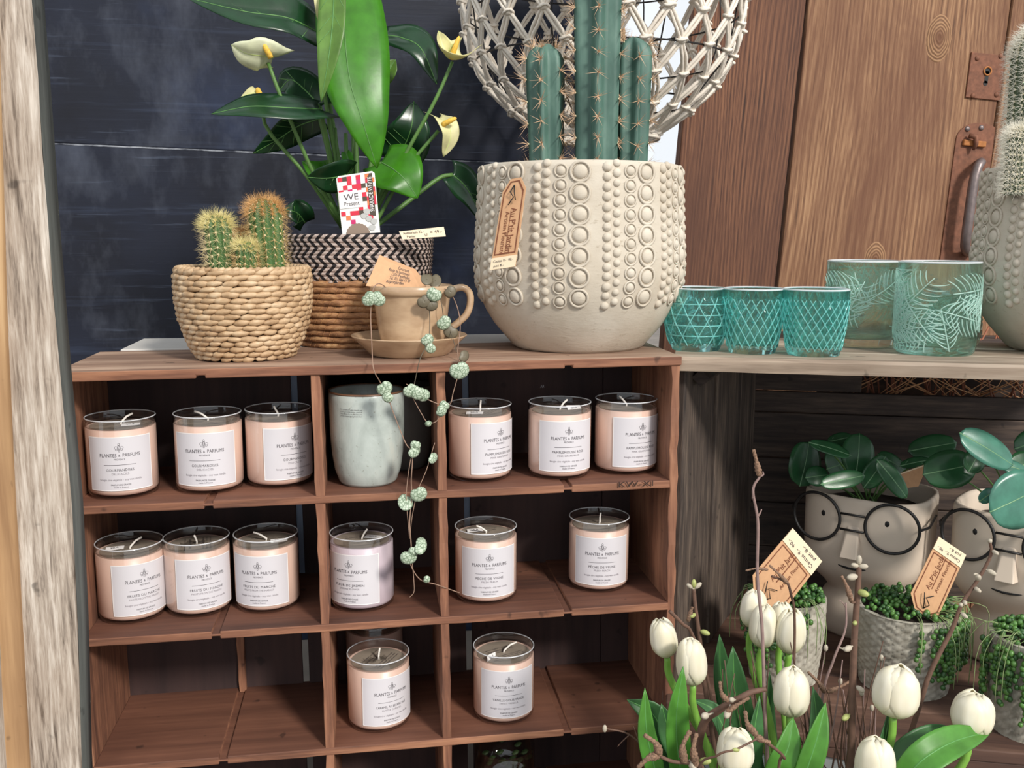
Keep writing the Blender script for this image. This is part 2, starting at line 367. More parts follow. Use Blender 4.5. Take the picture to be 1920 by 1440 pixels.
# weathered post and boards at the left
wp = thing('wooden_post', 'weathered grey wooden post at the left edge beside the shelf', 'post', (0,-.12,FLOOR))
def leanpoly(pix): return [(at(u, v, -.12)[0], at(u, v, -.12)[2]-FLOOR) for u, v in pix]
R = leanpoly([(150,1440),(143,1180),(132,960),(121,840),(110,720),(97,560),(84,400),(76,280),(66,140),(55,0)])
top = R[-1]; bot = R[0]
R = [(bot[0]-.006, 0)]+R+[(top[0], 1.6)]
mb = MB(); F = []
for (x, z) in R:
    wl_ = .085; F.append([(x-wl_, .0, z), (x-.05, -.003+rnd.uniform(-.001,.001), z), (x-.022, -.003+rnd.uniform(-.001,.001), z), (x-.006, -.001, z), (x-.001, .003, z), (x+.0, .007, z)])
mb.grid([[(p[0]+rnd.uniform(-.0006,.0006), p[1], p[2]) for p in row] for row in F]); mb.build('face', M['post'], wp)
mb = MB(); mb.grid([[(r[0],.007,r[1]), (r[0]+.001+rnd.uniform(-.0005,.0005),.02,r[1]), (r[0]+.0015,.042,r[1]), (r[0]-.03,.044,r[1]), (r[0]-.085,.044,r[1]), (r[0]-.085,0,r[1])] for r in R]); mb.build('side', M['post_side'], wp)
tb = MB(); L = leanpoly([(60,1440),(45,1180),(30,900),(18,640),(8,300),(0,0)])
L = [(L[0][0]-.004,0)]+L+[(L[-1][0]+.002,1.6)]
tb.grid([[(x-.09,-.012,z),(x-.02,-.014,z),(x-.001,-.012,z),(x,-.006,z),(x,.004,z)] for x, z in L]); o = tb.build('board', M['tan_board'], wp)
tb = MB(); L = leanpoly([(22,1440),(12,1260),(4,1080),(-8,800),(-20,300),(-30,0)]); L = [(L[0][0]-.004,0)]+L+[(L[-1][0],1.6)]
tb.grid([[(x-.09,-.028,z),(x-.004,-.03,z),(x,-.026,z),(x,-.010,z)] for x, z in L]); tb.build('board', M['post'], wp)

# ================================================================ shelf unit
TILT = 0.0093; UX = 0.372
unit = thing('wooden_shelf_unit', 'reddish brown wooden compartment shelf holding rows of candles', 'shelf', (UX,0,-.002)); unit.rotation_euler = (0,-TILT,0)
SZ = [-.002, -.1658, -.3334, -.5026]
def shelf_z(i, x): return SZ[i]+TILT*(x-UX)
X0, X1, XD1, XD2, NA, NB = -.0035-UX, .7455-UX, .2862-UX, .4385-UX, .152-UX, .600-UX
DEP = .195
def board_poly(x0, x1, z0, z1, top_n, bot_n, gw=.0052, gd=.0036):
    pts = []; segs = lambda a, b: [a+(b-a)*k/max(1,int((b-a)/.03)) for k in range(1, max(1,int((b-a)/.03)))]
    j = lambda: rnd.uniform(-.0004,.0004)
    bot = [(x0,z0)]; last = x0
    for n in sorted(bot_n):
        bot += [(x, z0+j()) for x in segs(last, n-gw)]+[(n-gw,z0),(n-gw,z0+gd),(n+gw,z0+gd),(n+gw,z0)]; last = n+gw
    bot += [(x, z0+j()) for x in segs(last, x1)]+[(x1,z0)]
    topp = [(x0,z1)]; last = x0
    for n in sorted(top_n):
        topp += [(x, z1) for x in segs(last, n-gw)]+[(n-gw,z1),(n-gw,z1-gd),(n+gw,z1-gd),(n+gw,z1)]; last = n+gw
    topp += [(x1,z1)]
    return bot+topp[::-1]
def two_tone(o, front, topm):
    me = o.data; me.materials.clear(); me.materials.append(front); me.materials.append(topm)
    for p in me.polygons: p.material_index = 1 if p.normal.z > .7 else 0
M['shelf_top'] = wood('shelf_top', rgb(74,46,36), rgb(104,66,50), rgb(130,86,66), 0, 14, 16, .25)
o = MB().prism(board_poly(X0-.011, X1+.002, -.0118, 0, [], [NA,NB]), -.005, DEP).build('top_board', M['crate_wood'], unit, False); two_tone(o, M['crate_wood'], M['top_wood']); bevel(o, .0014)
rows_z = [z-SZ[0] for z in SZ]+[-.668]
for i in range(1, 5):
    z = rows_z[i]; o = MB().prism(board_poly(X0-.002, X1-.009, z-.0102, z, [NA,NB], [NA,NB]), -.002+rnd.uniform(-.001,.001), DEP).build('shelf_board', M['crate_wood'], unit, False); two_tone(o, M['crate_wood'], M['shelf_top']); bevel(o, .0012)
def upright(name, xc, th, z0, z1, y0, y1, amp=.0008, mat='crate_wood_v'):
    n = max(3, int((z1-z0)/.018)); zs = [z0+(z1-z0)*k/n for k in range(n+1)]; jit = lambda: rnd.uniform(-amp, amp)
    mb = MB(); P = []
    for z in zs:
        a, b, c = jit(), jit(), jit(); P.append([(xc-th/2+a,y0+c,z),(xc+th/2+b,y0+c*.5,z),(xc+th/2,y1,z),(xc-th/2,y1,z)])
    mb.grid(P, 0, True); mb.add([p for p in P[0]], [(3,2,1,0)]); mb.add([p for p in P[-1]], [(0,1,2,3)])
    return bevel(mb.build(name, M[mat], unit, False), .001)
upright('side_panel', X0-.0072, .010, -.676, -.0118, .001, DEP); upright('side_panel', X1-.005, .0105, -.676, -.0118, -.002, DEP, .0012)
for i in range(4):
    for xc in (XD1, XD2): upright('divider', xc, .0112, rows_z[i+1], rows_z[i]-(.0118 if i == 0 else .0102), -.0015, DEP-.004)
pz = atz(404, 1297, shelf_z(3,.15)); upright('short_divider', NA+.0015, .0102, rows_z[3]-.003, rows_z[2]-.007, float(pz[1]), DEP-.004)
cuts = [X0-.003, at(551,740,.19)[0]-UX, at(872,720,.19)[0]-UX, at(1130,700,.19)[0]-UX, X1-.010]
for k, (a, b) in enumerate(zip(cuts[:-1], cuts[1:])):
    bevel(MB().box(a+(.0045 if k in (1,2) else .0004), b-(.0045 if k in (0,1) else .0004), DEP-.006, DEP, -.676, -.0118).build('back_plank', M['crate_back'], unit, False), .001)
for k, zb in ((1, -.345), (2, -.375)):
    MB().box(cuts[k]-.0045, cuts[k]+.0045, DEP-.003, DEP+.001, zb, -.0118).build('gap_light_strip', M['bluegrey'], unit, False)  # pale strips paint the bluish light coming through the plank gaps
MB().box(cuts[1]-.005, cuts[1]+.005, DEP-.005, DEP-.0035, -.372, -.346).build('sticker', M['paper_white'], unit, False)

mb = MB(); a_ = at(1190, 908, -.004); put_text(mb, 'KW-XI', .011, lambda x, z: (a_[0]-UX+x, -.0042, a_[2]-SZ[0]+z-TILT*(a_[0]-UX)), 0, 0, .046); mb.build('burnt_mark', plain('burnt', rgb(48,30,22), .8, .2), unit, False)
# ================================================================ candles
CR, CH = .0424, .0985
M['wax'] = plain('candle_wax', rgb(226,192,175), .35, .02, 20, Subsurface_Weight=.0)
M['wax_lilac'] = plain('candle_wax_lilac', rgb(208,192,200), .35, .02, 20)
M['wax_top'] = plain('dust_cover', rgb(150,138,124), .6, .1, 60)
M['wick'] = plain('wick', rgb(236,230,222), .8, .03)
M['label'] = plain('label_paper', rgb(206,202,206), .55, .02, 20)
def wrapf(r): return lambda s, z: (r*math.sin(s/r), -r*math.cos(s/r), z)
prof_out = [(.0,.0006),(.034,.0006),(.0385,.0012),(.0415,.0036),(CR,.0075),(CR,.03),(CR,.06),(CR,CH-.001),(CR-.0006,CH)]
prof_in = [(CR-.0018,CH),(CR-.0022,CH-.001),(CR-.0022,.0865)]
M['lip'] = (lambda t: (t.set(Roughness=.08, Alpha=.55), t.base((.9,.92,.95,1)), t.mat)[-1])(NT('lip_glint'))  # whitish colour paints the bright reflections along the glass rim
lip_me = MB().tube([((CR-.001)*math.cos(2*PI*k/56), (CR-.001)*math.sin(2*PI*k/56), CH-.0002) for k in range(56)], .00085, 6, close=True).mesh('lip', M['lip'])
jar_me = MB().lathe(prof_out+prof_in, 56).mesh('glass_jar', M['glass'])
def wax_mesh(nm, m): 
    mb = MB().lathe([(.001,.0046),(.036,.0046),(.0395,.0062),(CR-.0008,.010),(CR-.0008,.0862),(CR-.0022,.0868),(.0385,.0866)], 56); mb.disc(.0385,.0866,56)
    return mb.mesh(nm, M[m])
wax_me = wax_mesh('wax','wax'); wax_li = wax_mesh('wax','wax_lilac')
top_me = (lambda mb: (mb.disc(.0368,.0871,48), put_text(mb, 'PLANTES & PARFUMS', 0, lambda a,b: (a,b,.0875), 0, .008, .04, mi=1), put_text(mb, 'PROVENCE', 0, lambda a,b: (a,b,.0875), 0, .003, .016, mi=1),
          [put_text(mb, 'bougie cire végétale - soy wax candle', 0, lambda a,b: (a,b,.0875), 0, y, .05, mi=1) for y in (-.008,-.0125,-.017,.015)], mb)[-1])(MB()).mesh('dust_cover', [M['wax_top'], M['ink']])
HW = math.radians(55)*CR*1.0; LR = CR+.0003
def label_mesh():
    mb = MB(); f = wrapf(LR); z0, z1 = .0122, .0795
    mb.grid([[f(-HW+2*HW*k/24, z) for k in range(25)] for z in (z0, z1)]); return mb.mesh('label', M['label'])
label_me = label_mesh()
frame_me = (lambda mb: ([mb.grid([[wrapf(LR+.0001)(-HW+2*HW*k/24, z) for k in range(25)] for z in (a, b)]) for a, b in ((.0122,.0132),(.0785,.0795))],
    [mb.grid([[wrapf(LR+.0001)(a, z), wrapf(LR+.0001)(b, z)] for z in (.0122,.0795)]) for a, b in ((-HW,-HW+.001),(HW-.001,HW))], mb)[-1])(MB()).mesh('label_border', M['paper_white'])
def print_mesh(l1, l2):
    mb = MB(); f = wrapf(LR+.0002); W2 = 2*HW
    def ring(cx, cz, a, b, th=.00035, n=14):
        mb.grid([[f(cx+(a+d)*math.cos(2*PI*k/n), cz+(b+d)*math.sin(2*PI*k/n)) for k in range(n)] for d in (0, th)], 0, True)
    z = .0665                                              # little flower emblem
    for a, b, cx, cz in ((.0008,.0012,0,.0040),(.0008,.0012,0,-.0040),(.0016,.0014,-.0033,-.0002),(.0016,.0014,.0033,-.0002),(.0009,.0009,-.0030,-.0026),(.0009,.0009,.0030,-.0026)): ring(cx, z+cz, a, b)
    for cx in (-.0011,.0011): put_line(mb, f, cx-.0002, cx+.0002, z, .0054, 1)
    put_line(mb, f, -.0002, .0002, z-.0022, .003, 1); ring(0, z+.0014, .0007, .0007)
    put_text(mb, 'PLANTES', .0062, f, -.0135, .0565, .0205); put_text(mb, 'PARFUMS', .0062, f, .0140, .0565, .0205); put_text(mb, '&', .0040, f, 0, .0563)
    put_text(mb, 'PROVENCE', .0031, f, 0, .0515, .0130, 1.1)
    put_line(mb, f, -.019, .019, .0447, .00045, 14)
    put_text(mb, l1, .0046, f, 0, .0382, min(.044, .0027*len(l1)), 1.1)
    put_text(mb, l2, .0035, f, 0, .0334, min(.040, .0020*len(l2)), 1.1, mi=1)
    put_text(mb, 'bougie cire végétale - soy wax candle', .0037, f, 0, .0262, .050, mi=1)
    put_text(mb, 'PARFUM DE GRASSE', .0029, f, 0, .0197, .0235); put_text(mb, 'made in France', .0027, f, 0, .0166, .0170)
    return mb.mesh('label_print', [M['ink'], M['ink_soft']], False)
prints = {k: print_mesh(k, e) for k, e in (('GOURMANDISES','DELICACIES'),('PAMPLEMOUSSE ROSE','PINK GRAPEFRUIT'),('FRUITS DU MARCHÉ','FRUITS FROM THE MARKET'),('FLEUR DE JASMIN','JASMINE FLOWER'),
          ('PÊCHE DE VIGNE','FRESH PEACH'),('CARAMEL AU BEURRE SALÉ','BUTTER CARAMEL'),('VANILLE GOURMANDE','SWEET VANILLA'))}
sticker_me = (lambda mb: (mb.add([(-.012,-.004,0),(.010,-.006,0),(.013,.003,.0006),(-.009,.006,.0006)], [(0,1,2,3)]), put_text(mb, '30,4', .006, lambda a,b: (a,b,.0009), 0, 0, mi=1), mb)[-1])(MB()).mesh('price_sticker', [M['paper_white'], M['ink']], False)
seal_me = (lambda mb: (mb.grid([[(-.016+.032*k/8, -.006+.003*math.sin(k*1.7), .0030*abs(math.sin(k*1.3))) for k in range(9)], [(-.015+.030*k/8, .006+.002*math.cos(k*2.1), .0035*abs(math.cos(k*1.1))) for k in range(9)]]), mb)[-1])(MB()).mesh('film', M['clear_film'])
def on_shelf(u, vb, i, r):
    x = .3
    for _ in range(4):
        p = atz(u, vb, shelf_z(i, x)); d = nrm(np.array([p[0]-CAM[0], p[1]-CAM[1], 0])); c = p+d*r; x = c[0]
    return V(c[0], c[1], shelf_z(i, c[0]))
def wick_mesh(tilt, kink, n='wick'):
    mb = MB(); c, s = math.cos(kink), math.sin(kink)
    mb.tube([(0,0,.086),(.001*c,.001*s,.090),(tilt*.5*c,tilt*.5*s,.096),(tilt*c,tilt*s,.103-abs(tilt)*.25)], .0013, 7); return mb.mesh(n, M['wick'])
def candle(u, vb, row, phi, frag, label, wick=(.012,0), st=None, film=False, lilac=False, front=True, group='scented candles on the shelf'):
    c = on_shelf(u, vb, row, CR); rz = math.atan2(CAM[0]-c[0], -(CAM[1]-c[1]))
    rt = thing('scented_candle', label, 'candle', c, rz+math.radians(phi), group); rt.rotation_euler[1] = 0
    link('wax', wax_li if lilac else wax_me, rt); gj = link('glass_jar', jar_me, rt); link('lip', lip_me, gj)
    d = link('dust_cover', top_me, rt); d.rotation_euler[2] = wick[1]*1.3
    link('wick', wick_mesh(*wick), rt)
    if front:
        l_ = link('label', label_me, rt); link('label_border', frame_me, l_); link('label_print', prints[frag], l_)
    if st is not None:
        s_ = link('price_sticker', sticker_me, rt, (st[0], st[1], .0885)); s_.rotation_euler = (st[3] if len(st) > 3 else .1, 0, st[2])
    if film: link('film', seal_me, rt, (-.006,-.004,.0885))
    return rt
G = 'GOURMANDISES'; PR = 'PAMPLEMOUSSE ROSE'; FM = 'FRUITS DU MARCHÉ'; PV = 'PÊCHE DE VIGNE'
candle(235, 938, 1, -5, G, 'pink jar candle leftmost in the top row of the shelf', (.016,.5), (.012,-.012,.3))
candle(396, 929, 1, -8, G, 'pink jar candle second from left in the top row', (-.018,-.4))
candle(526, 918, 1, 28, G, 'pink jar candle half shaded beside the divider, third in the top row', (-.006,.2))
candle(900, 907, 1, 39, PR, 'pink jar candle right of the stoneware cups in the top row', (.003,.4), (-.016,-.008,-.5))
candle(1048, 902, 1, 17, PR, 'pink jar candle in the top row standing before the black jar', (.011,.1), (.020,.002,.4,.5))
candle(1171, 893, 1, 32, PR, 'pink jar candle rightmost in the top row by the side panel', (-.010,-.9))
candle(252, 1172, 2, 21, FM, 'pink jar candle leftmost in the middle row of the shelf', (.018,.2), (-.015,.012,-.2))
candle(376, 1160, 2, 14, FM, 'pink jar candle second from left in the middle row, clear film inside', (-.008,1.0), None, True)
candle(504, 1153, 2, -16, FM, 'pink jar candle third in the middle row, its label turned left', (-.016,.1), (.018,-.004,.5))
candle(681, 1151, 2, -24, 'FLEUR DE JASMIN', 'pale lilac jar candle below the pale stoneware cup', (.008,.4), (.012,.010,.2), lilac=True)
candle(911, 1137, 2, 7, PV, 'peach jar candle touched by the tip of the trailing vine', (-.014,.3), (-.014,.010,.3))
candle(1121, 1114, 2, 7, PV, 'peach jar candle rightmost in the middle row, label facing forward', (.002,0))
candle(712, 1378, 3, 24, 'CARAMEL AU BEURRE SALÉ', 'peach jar candle in the centre compartment of the bottom row', (.004,.5), None, True)
candle(704, 1302, 3, 0, PV, 'jar candle half hidden behind the peach one, bottom row centre', (.009,.2), front=False)
candle(944, 1363, 3, 10, 'VANILLE GOURMANDE', 'peach jar candle with a folded sticker, right in the bottom row', (.020,.3), (-.020,-.016,.9,1.2))
# ================================================================ plant helpers
def crv(pts, n):
    P = [np.asarray(p, float) for p in pts]
    if len(P) == 2: return [P[0]+(P[1]-P[0])*k/n for k in range(n+1)]
    Q = [2*P[0]-P[1]]+P+[2*P[-1]-P[-2]]; out = []; m = len(P)-1
    for k in range(n+1):
        x = m*k/n; i = min(int(x), m-1); t = x-i; a, b, c, d = Q[i], Q[i+1], Q[i+2], Q[i+3]
        out.append(.5*((2*b)+(-a+c)*t+(2*a-5*b+4*c-d)*t*t+(-a+3*b-3*c+d)*t**3))
    return out
def leafmat(name, c, vein, rough=.32, trans=.3, spec=.5):
    t = NT(name); n = t.noise(t.coords(), 38, 4); d = tuple(x*.72 for x in c[:3])+(1,); l_ = tuple(min(1,x*1.25) for x in c[:3])+(1,)
    col = t.ramp(n, [(.3, d), (.7, l_)]); t.base(col); t.set(Roughness=rough); t.bump(n, .12, .002)
    tr = t.n('ShaderNodeBsdfTranslucent'); t.l(t.mix(.35, col, vein), tr.inputs[0]); mx = t.n('ShaderNodeMixShader'); mx.inputs[0].default_value = trans
    t.l(t.b.outputs[0], mx.inputs[1]); t.l(tr.outputs[0], mx.inputs[2]); t.l(mx.outputs[0], t.out.inputs[0]); return t.mat
W_LANCE = lambda t: (max(0., math.sin(PI*min(1,(t*.82+.18)))**.8))*(1-.25*t) if t < 1 else 0
W_HEART = lambda t: (1-t**2.2)**.85*(.80+.55*t) if t < 1 else 0
W_TULIP = lambda t: (.55+.75*t-1.3*t**3.2) if t < 1 else 0
W_ROUND = lambda t: math.sqrt(max(0, 1-(2*t-1)**2))
def leaf(name, mid, wl_, wr, normal, mats, parent, prof=W_LANCE, fold=.25, lobes=.0, n=14, m=4, droop=0, rib=.0009, wave=0, veins=0, th=.0006):
    mb = MB(); C_ = crv(mid, n); nn = nrm(normal); P = []; L = sum(np.linalg.norm(C_[k+1]-C_[k]) for k in range(n)); ph = rnd.uniform(0,6)
    rows = []
    for k in range(n+1):
        T = nrm(C_[min(k+1,n)]-C_[max(k-1,0)]); S = nrm(np.cross(T, nn)); N = np.cross(S, T); t = k/n; row = []
        for j in range(-m, m+1):
            a = j/m; w = (wl_ if a < 0 else wr)*max(.012, prof(t))
            p = C_[k]+S*w*a*math.cos(fold*abs(a))+N*(w*abs(a)*math.sin(fold)-droop*w*a*a)
            p = p-T*lobes*L*abs(a)**2*(1-t)**4+N*wave*w*math.sin(9*t+ph+(0 if a < 0 else 1.7))*abs(a)
            row.append(p)
        rows.append(row); P.append((T,S,N))
    mb.grid(rows)
    if rib:
        mb.tube([C_[k]+P[k][2]*rib*.3 for k in range(n+1)], [rib*(1-.8*k/n) for k in range(n+1)], 5, mi=1)
        for k in range(1, veins+1):
            i = max(1, int(k*n/(veins+2)))
            for sgn in (0, 2*m):
                i2 = min(n-1, i+3); a_ = rows[i2][sgn]*.9+C_[i2]*.1
                mb.tube([C_[i]+P[i][2]*rib*.1, (C_[i]+a_)*.5+P[i][2]*.0003, a_], rib*.22, 4, mi=1)
    o = mb.build(name, mats, parent)
    if th: solid(o, th)
    return o
def cactus_column(parent, base, h, R, ribs, depth, mats, sp, slen, ns, top_cap=1.2, lean=(0,0), sp_r=.00045, name='stem', top_dense=1.0, top_mat=None, taper=.06, twist0=0):
    base = np.asarray(base, float); mb = MB(); nz = max(10, int(h/.010)); na = ribs*6; rows = []
    def rad(z):
        r = R*(1-taper*math.cos(z/h*PI)*.5-taper*.5); c = top_cap*R
        if z > h-c: q = (z-(h-c))/c; r *= math.sqrt(max(0.0004, 1-q*q))
        return r
    def ax(z): return base+V(lean[0]*z, lean[1]*z, z)
    zs = [h*k/nz for k in range(nz)]+[h-top_cap*R*(1-math.sin(a)) for a in (1.2,1.35,1.46,1.54)]
    zs = sorted(zs)+[h]
    for z in zs:
        r = rad(z); row = []
        for j in range(na):
            q = 2*PI*j/na; ph = abs(math.sin(q*ribs/2)); row.append(ax(z)+V(math.cos(q+twist0), math.sin(q+twist0), 0)*r*(1-depth*(ph**1.15)))
        rows.append(row)
    mb.grid(rows, 0, True); mb.build(name, mats[0], parent)
    ms = MB(); mt = MB(); ma = MB()
    for i in range(ribs):
        q = 2*PI*i/ribs+twist0; z = sp*rnd.uniform(.3,.7)
        while z < h-.0015:
            r = rad(z); e = .002; dr_ = (rad(min(h,z+e))-rad(z-e))/(2*e); out = V(math.cos(q), math.sin(q), 0)
            N = nrm(out+V(0,0,min(4,-dr_))); U = nrm(np.cross(N, V(-math.sin(q), math.cos(q), 0))); S = np.cross(N, U); p = ax(z)+out*r
            ma.ell(p, [S*.0014,U*.0016,N*.0008], 6, 4)
            dense = ns*(top_dense if z > h-top_cap*R*.9 else 1); dst = mt if (top_mat and z > h-top_cap*R*.9) else ms
            for k in range(int(dense)):
                a = 2*PI*k/dense+rnd.uniform(-.4,.4); el = rnd.uniform(.35,1.15); d = nrm(N*math.cos(el)+(S*math.cos(a)+U*math.sin(a))*math.sin(el)); l_ = slen*rnd.uniform(.55,1.1)
                b1 = np.cross(d, U); b1 = nrm(b1)*sp_r; b2 = np.cross(d, b1)
                dst.add([p+b1, p-b1*.5+b2*.87, p-b1*.5-b2*.87, p+d*l_], [(0,1,3),(1,2,3),(2,0,3)])
            zz = sp
            if z > h-top_cap*R: zz = sp*.55
            z += zz*rnd.uniform(.92,1.08)
    o = ms.build('spines', mats[1], parent, False); stuff(o)
    stuff(ma.build('areoles', mats[2], parent))
    if top_mat and mt.v: stuff(mt.build('crown_spines', top_mat, parent, False))

# ================================================================ baskets on top
TOPZ = lambda x: TILT*(x-UX)-.002
def on_top(u, vb, r): return on_shelf(u, vb, 0, r)
def catmap(prof):                                   # z -> radius
    zs = [p[1] for p in prof]; rs = [p[0] for p in prof]; return lambda z: float(np.interp(z, zs, rs))
t = NT('seagrass'); vec = t.coords((1,1,1)); n = t.noise(vec, 55, 4); f = t.noise(t.coords((1,1,6)), 160, 2)
t.base(t.mix(t.ramp(f, [(.4,(0,0,0,1)),(.7,(.45,.45,.45,1))]), t.ramp(n, [(.25, rgb(146,114,80)), (.5, rgb(192,162,126)), (.78, rgb(222,200,168))]), rgb(172,138,102))); t.set(Roughness=.6); t.bump(f, .3, .001); M['seagrass'] = t.mat
M['weave_dark'] = plain('weave_dark_straw', rgb(96,68,42), .8, .2, 80)  # dark brown straw of the basket linings
M['soil'] = plain('soil', rgb(48,36,28), .95, .4, 120, .8)
bprof = [(.0585,0),(.064,.006),(.072,.022),(.079,.042),(.0835,.064),(.0855,.085),(.085,.104),(.083,.114)]
c0 = on_top(463, 679, .058)
bk = thing('woven_basket', 'small round seagrass basket planted with spiny cacti', 'basket', c0)
brad = catmap(bprof); HB = .114
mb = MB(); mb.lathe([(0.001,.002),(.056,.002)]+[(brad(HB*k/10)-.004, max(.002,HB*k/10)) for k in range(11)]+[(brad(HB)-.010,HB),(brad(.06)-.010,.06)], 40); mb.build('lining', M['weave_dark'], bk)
mb = MB(); nr = 17; ns_ = 27
for i in range(nr):
    z = .004+(HB-.006)*i/(nr-1); r = brad(z); slope = (brad(min(HB,z+.004))-brad(max(0,z-.004)))/.008
    for j in range(ns_):
        q = 2*PI*(j+.5*(i % 2)+rnd.uniform(-.1,.1))/ns_; out = V(math.cos(q), math.sin(q), -slope*.6); tan = V(-math.sin(q), math.cos(q), 0)
        L = PI*r/ns_*1.28*rnd.uniform(.9,1.12); tl = nrm(tan+V(0,0,rnd.uniform(-.02,.16)))*L; up = nrm(np.cross(out, tan))*.0042*rnd.uniform(.9,1.15)
        mb.ell(V(r*math.cos(q), r*math.sin(q), z+rnd.uniform(-.0006,.0006))-nrm(out)*.0014, [tl, nrm(out)*.0046*rnd.uniform(.85,1.15), up], 8, 5)
stuff(mb.build('weave', M['seagrass'], bk))
mb = MB()                                           # wrapped rim
for j in range(60):
    q = 2*PI*j/60; r = brad(HB); mb.ell((r*math.cos(q)-.003*math.cos(q), r*math.sin(q)-.003*math.sin(q), HB+.0005), [V(-math.sin(q), math.cos(q), .35)*.0062, V(math.cos(q), math.sin(q), 0)*.0055, V(0,0,.0036)], 8, 5)
stuff(mb.build('rim', M['seagrass'], bk))
MB().lathe([(.0005,.094),(.05,.093),(.074,.09)], 32).build('soil', M['soil'], bk)
# small cacti: each column a cactus of its own
M['cact_green'] = plain('cactus_green', rgb(70,104,52), .55, .18, 50, .15)
M['spine_gold'] = plain('golden_spine', rgb(216,184,126), .5, .1); M['spine_pale'] = plain('pale_spine', rgb(228,208,160), .5, .1)
M['spine_orange'] = plain('orange_spine', rgb(212,164,104), .5, .12); M['areole'] = plain('areole_wool', rgb(226,216,180), .9, .06)
M['spine_yellow'] = plain('yellow_spine', rgb(224,210,146), .5, .1)
for (u, ub, vt, w, dy, lab, gold, topm, lean) in ((412,420,402,50,-.002,'short golden-spined cactus column at left in the seagrass basket','spine_pale','spine_yellow',(-.07,0)),
        (502,508,372,62,.008,'tallest golden-spined cactus column in the seagrass basket','spine_gold','spine_orange',(-.05,0)),
        (463,463,452,38,-.018,'smallest golden cactus column between two taller ones, seagrass basket','spine_gold','spine_yellow',(0,0)),
        (456,456,432,36,.034,'half hidden golden cactus column behind the smallest one','spine_gold','spine_orange',(.0,0))):
    Y = c0[1]+dy; b = at(ub, 516, Y); tp = at(u, vt, Y); R = w/2/1410
    ct = thing('cactus', lab, 'cactus', (b[0], Y, c0[2]+.088), 0, 'small cacti in the seagrass basket')
    h = tp[2]-(c0[2]+.088); cactus_column(ct, (0,0,0), h, R, 12, .16, (M['cact_green'], M[gold], M['areole']),   .0095, .0165, 11, 1.15, lean, .00022, top_dense=2.6, top_mat=M[topm], taper=.1)

# big basket with zigzag band
c1 = on_top(672, 653, .084)
BB = thing('patterned_basket', 'tall basket with black zigzag band above coiled straw', 'basket', c1)
gprof = [(.084,0),(.090,.006),(.096,.03),(.101,.06),(.105,.09),(.108,.12),(.110,.156)]; grad = catmap(gprof); HG = .158
t = NT('zigzag_cord'); tc = t.n('ShaderNodeTexCoord'); sx = t.n('ShaderNodeSeparateXYZ'); t.l(tc.outputs['Object'], sx.inputs[0])
ang = t.math('ARCTAN2', sx.outputs[1], sx.outputs[0]); zz = t.math('MULTIPLY', sx.outputs[2], 1/.0115)
tri = t.math('MULTIPLY', t.math('PINGPONG', zz, 1.0), .95); ph = t.math('FRACT', t.math('ADD', t.math('MULTIPLY', ang, 56/(2*PI)), tri))
sel = t.math('GREATER_THAN', ph, .52); cn = t.noise(t.coords((1,1,1), False), 220, 2)
t.base(t.mix(sel, t.ramp(cn, [(.3, rgb(150,132,124)), (.7, rgb(196,178,168))]), rgb(26,20,22))); t.set(Roughness=.8); t.bump(t.math('ADD', ph, cn), .4, .0015); M['zigzag'] = t.mat
mb = MB(); z = .092
while z < HG:
    r = grad(z); mb.tube([(r*math.cos(2*PI*j/72), r*math.sin(2*PI*j/72), z) for j in range(72)], .0034, 6, close=True); z += .0056
mb.build('zigzag_band', M['zigzag'], BB)
t = NT('coiled_straw'); n = t.noise(t.coords((1,1,2)), 45, 4, .6, .5); f = t.noise(t.coords((1,1,5)), 130, 3)
t.base(t.mix(t.ramp(f, [(.42,(0,0,0,1)),(.7,(.5,.5,.5,1))]), t.ramp(n, [(.28, rgb(104,70,46)), (.5, rgb(166,120,80)), (.75, rgb(206,166,118))]), rgb(120,82,62))); t.set(Roughness=.75); t.bump(f, .6, .002); M['straw'] = t.mat
mb = MB(); z = .004; i = 0
while z < .090:
    r = grad(z); pts = []; rr = []
    for j in range(96):
        q = 2*PI*j/96; w = .0008*math.sin(j*.9+i*1.3)+rnd.uniform(-.0006,.0006); pts.append(((r+w)*math.cos(q), (r+w)*math.sin(q), z+rnd.uniform(-.0005,.0005))); rr.append(.0049*rnd.uniform(.86,1.1))
    mb.tube(pts, rr, 7, close=True); z += .0086; i += 1
mb.build('straw_coil', M['straw'], BB)
mb = MB()                                           # binding thread zigzagging over the coils
for k in range(11):
    z0 = .004+.0086*k
    for j in range(64):
        q = 2*PI*(j+.5*(k % 2))/64; q2 = q+2*PI*.45/64; r = grad(z0)+.0053; mb.tube([(r*math.cos(q), r*math.sin(q), z0-.002), ((r-.0024)*math.cos((q+q2)/2), (r-.0024)*math.sin((q+q2)/2), z0+.0043), (r*math.cos(q2), r*math.sin(q2), z0+.0095)], .00045, 3, False)
stuff(mb.build('binding_thread', plain('thread', rgb(176,128,80), .7, .1), BB))
MB().lathe([(.001,.135),(.06,.136),(.106,.13)], 40).build('soil', M['soil'], BB)
MB().lathe([(.001,.002),(.082,.002),(.094,.03),(.102,.09),(.107,.15)], 40).build('lining', M['weave_dark'], BB)

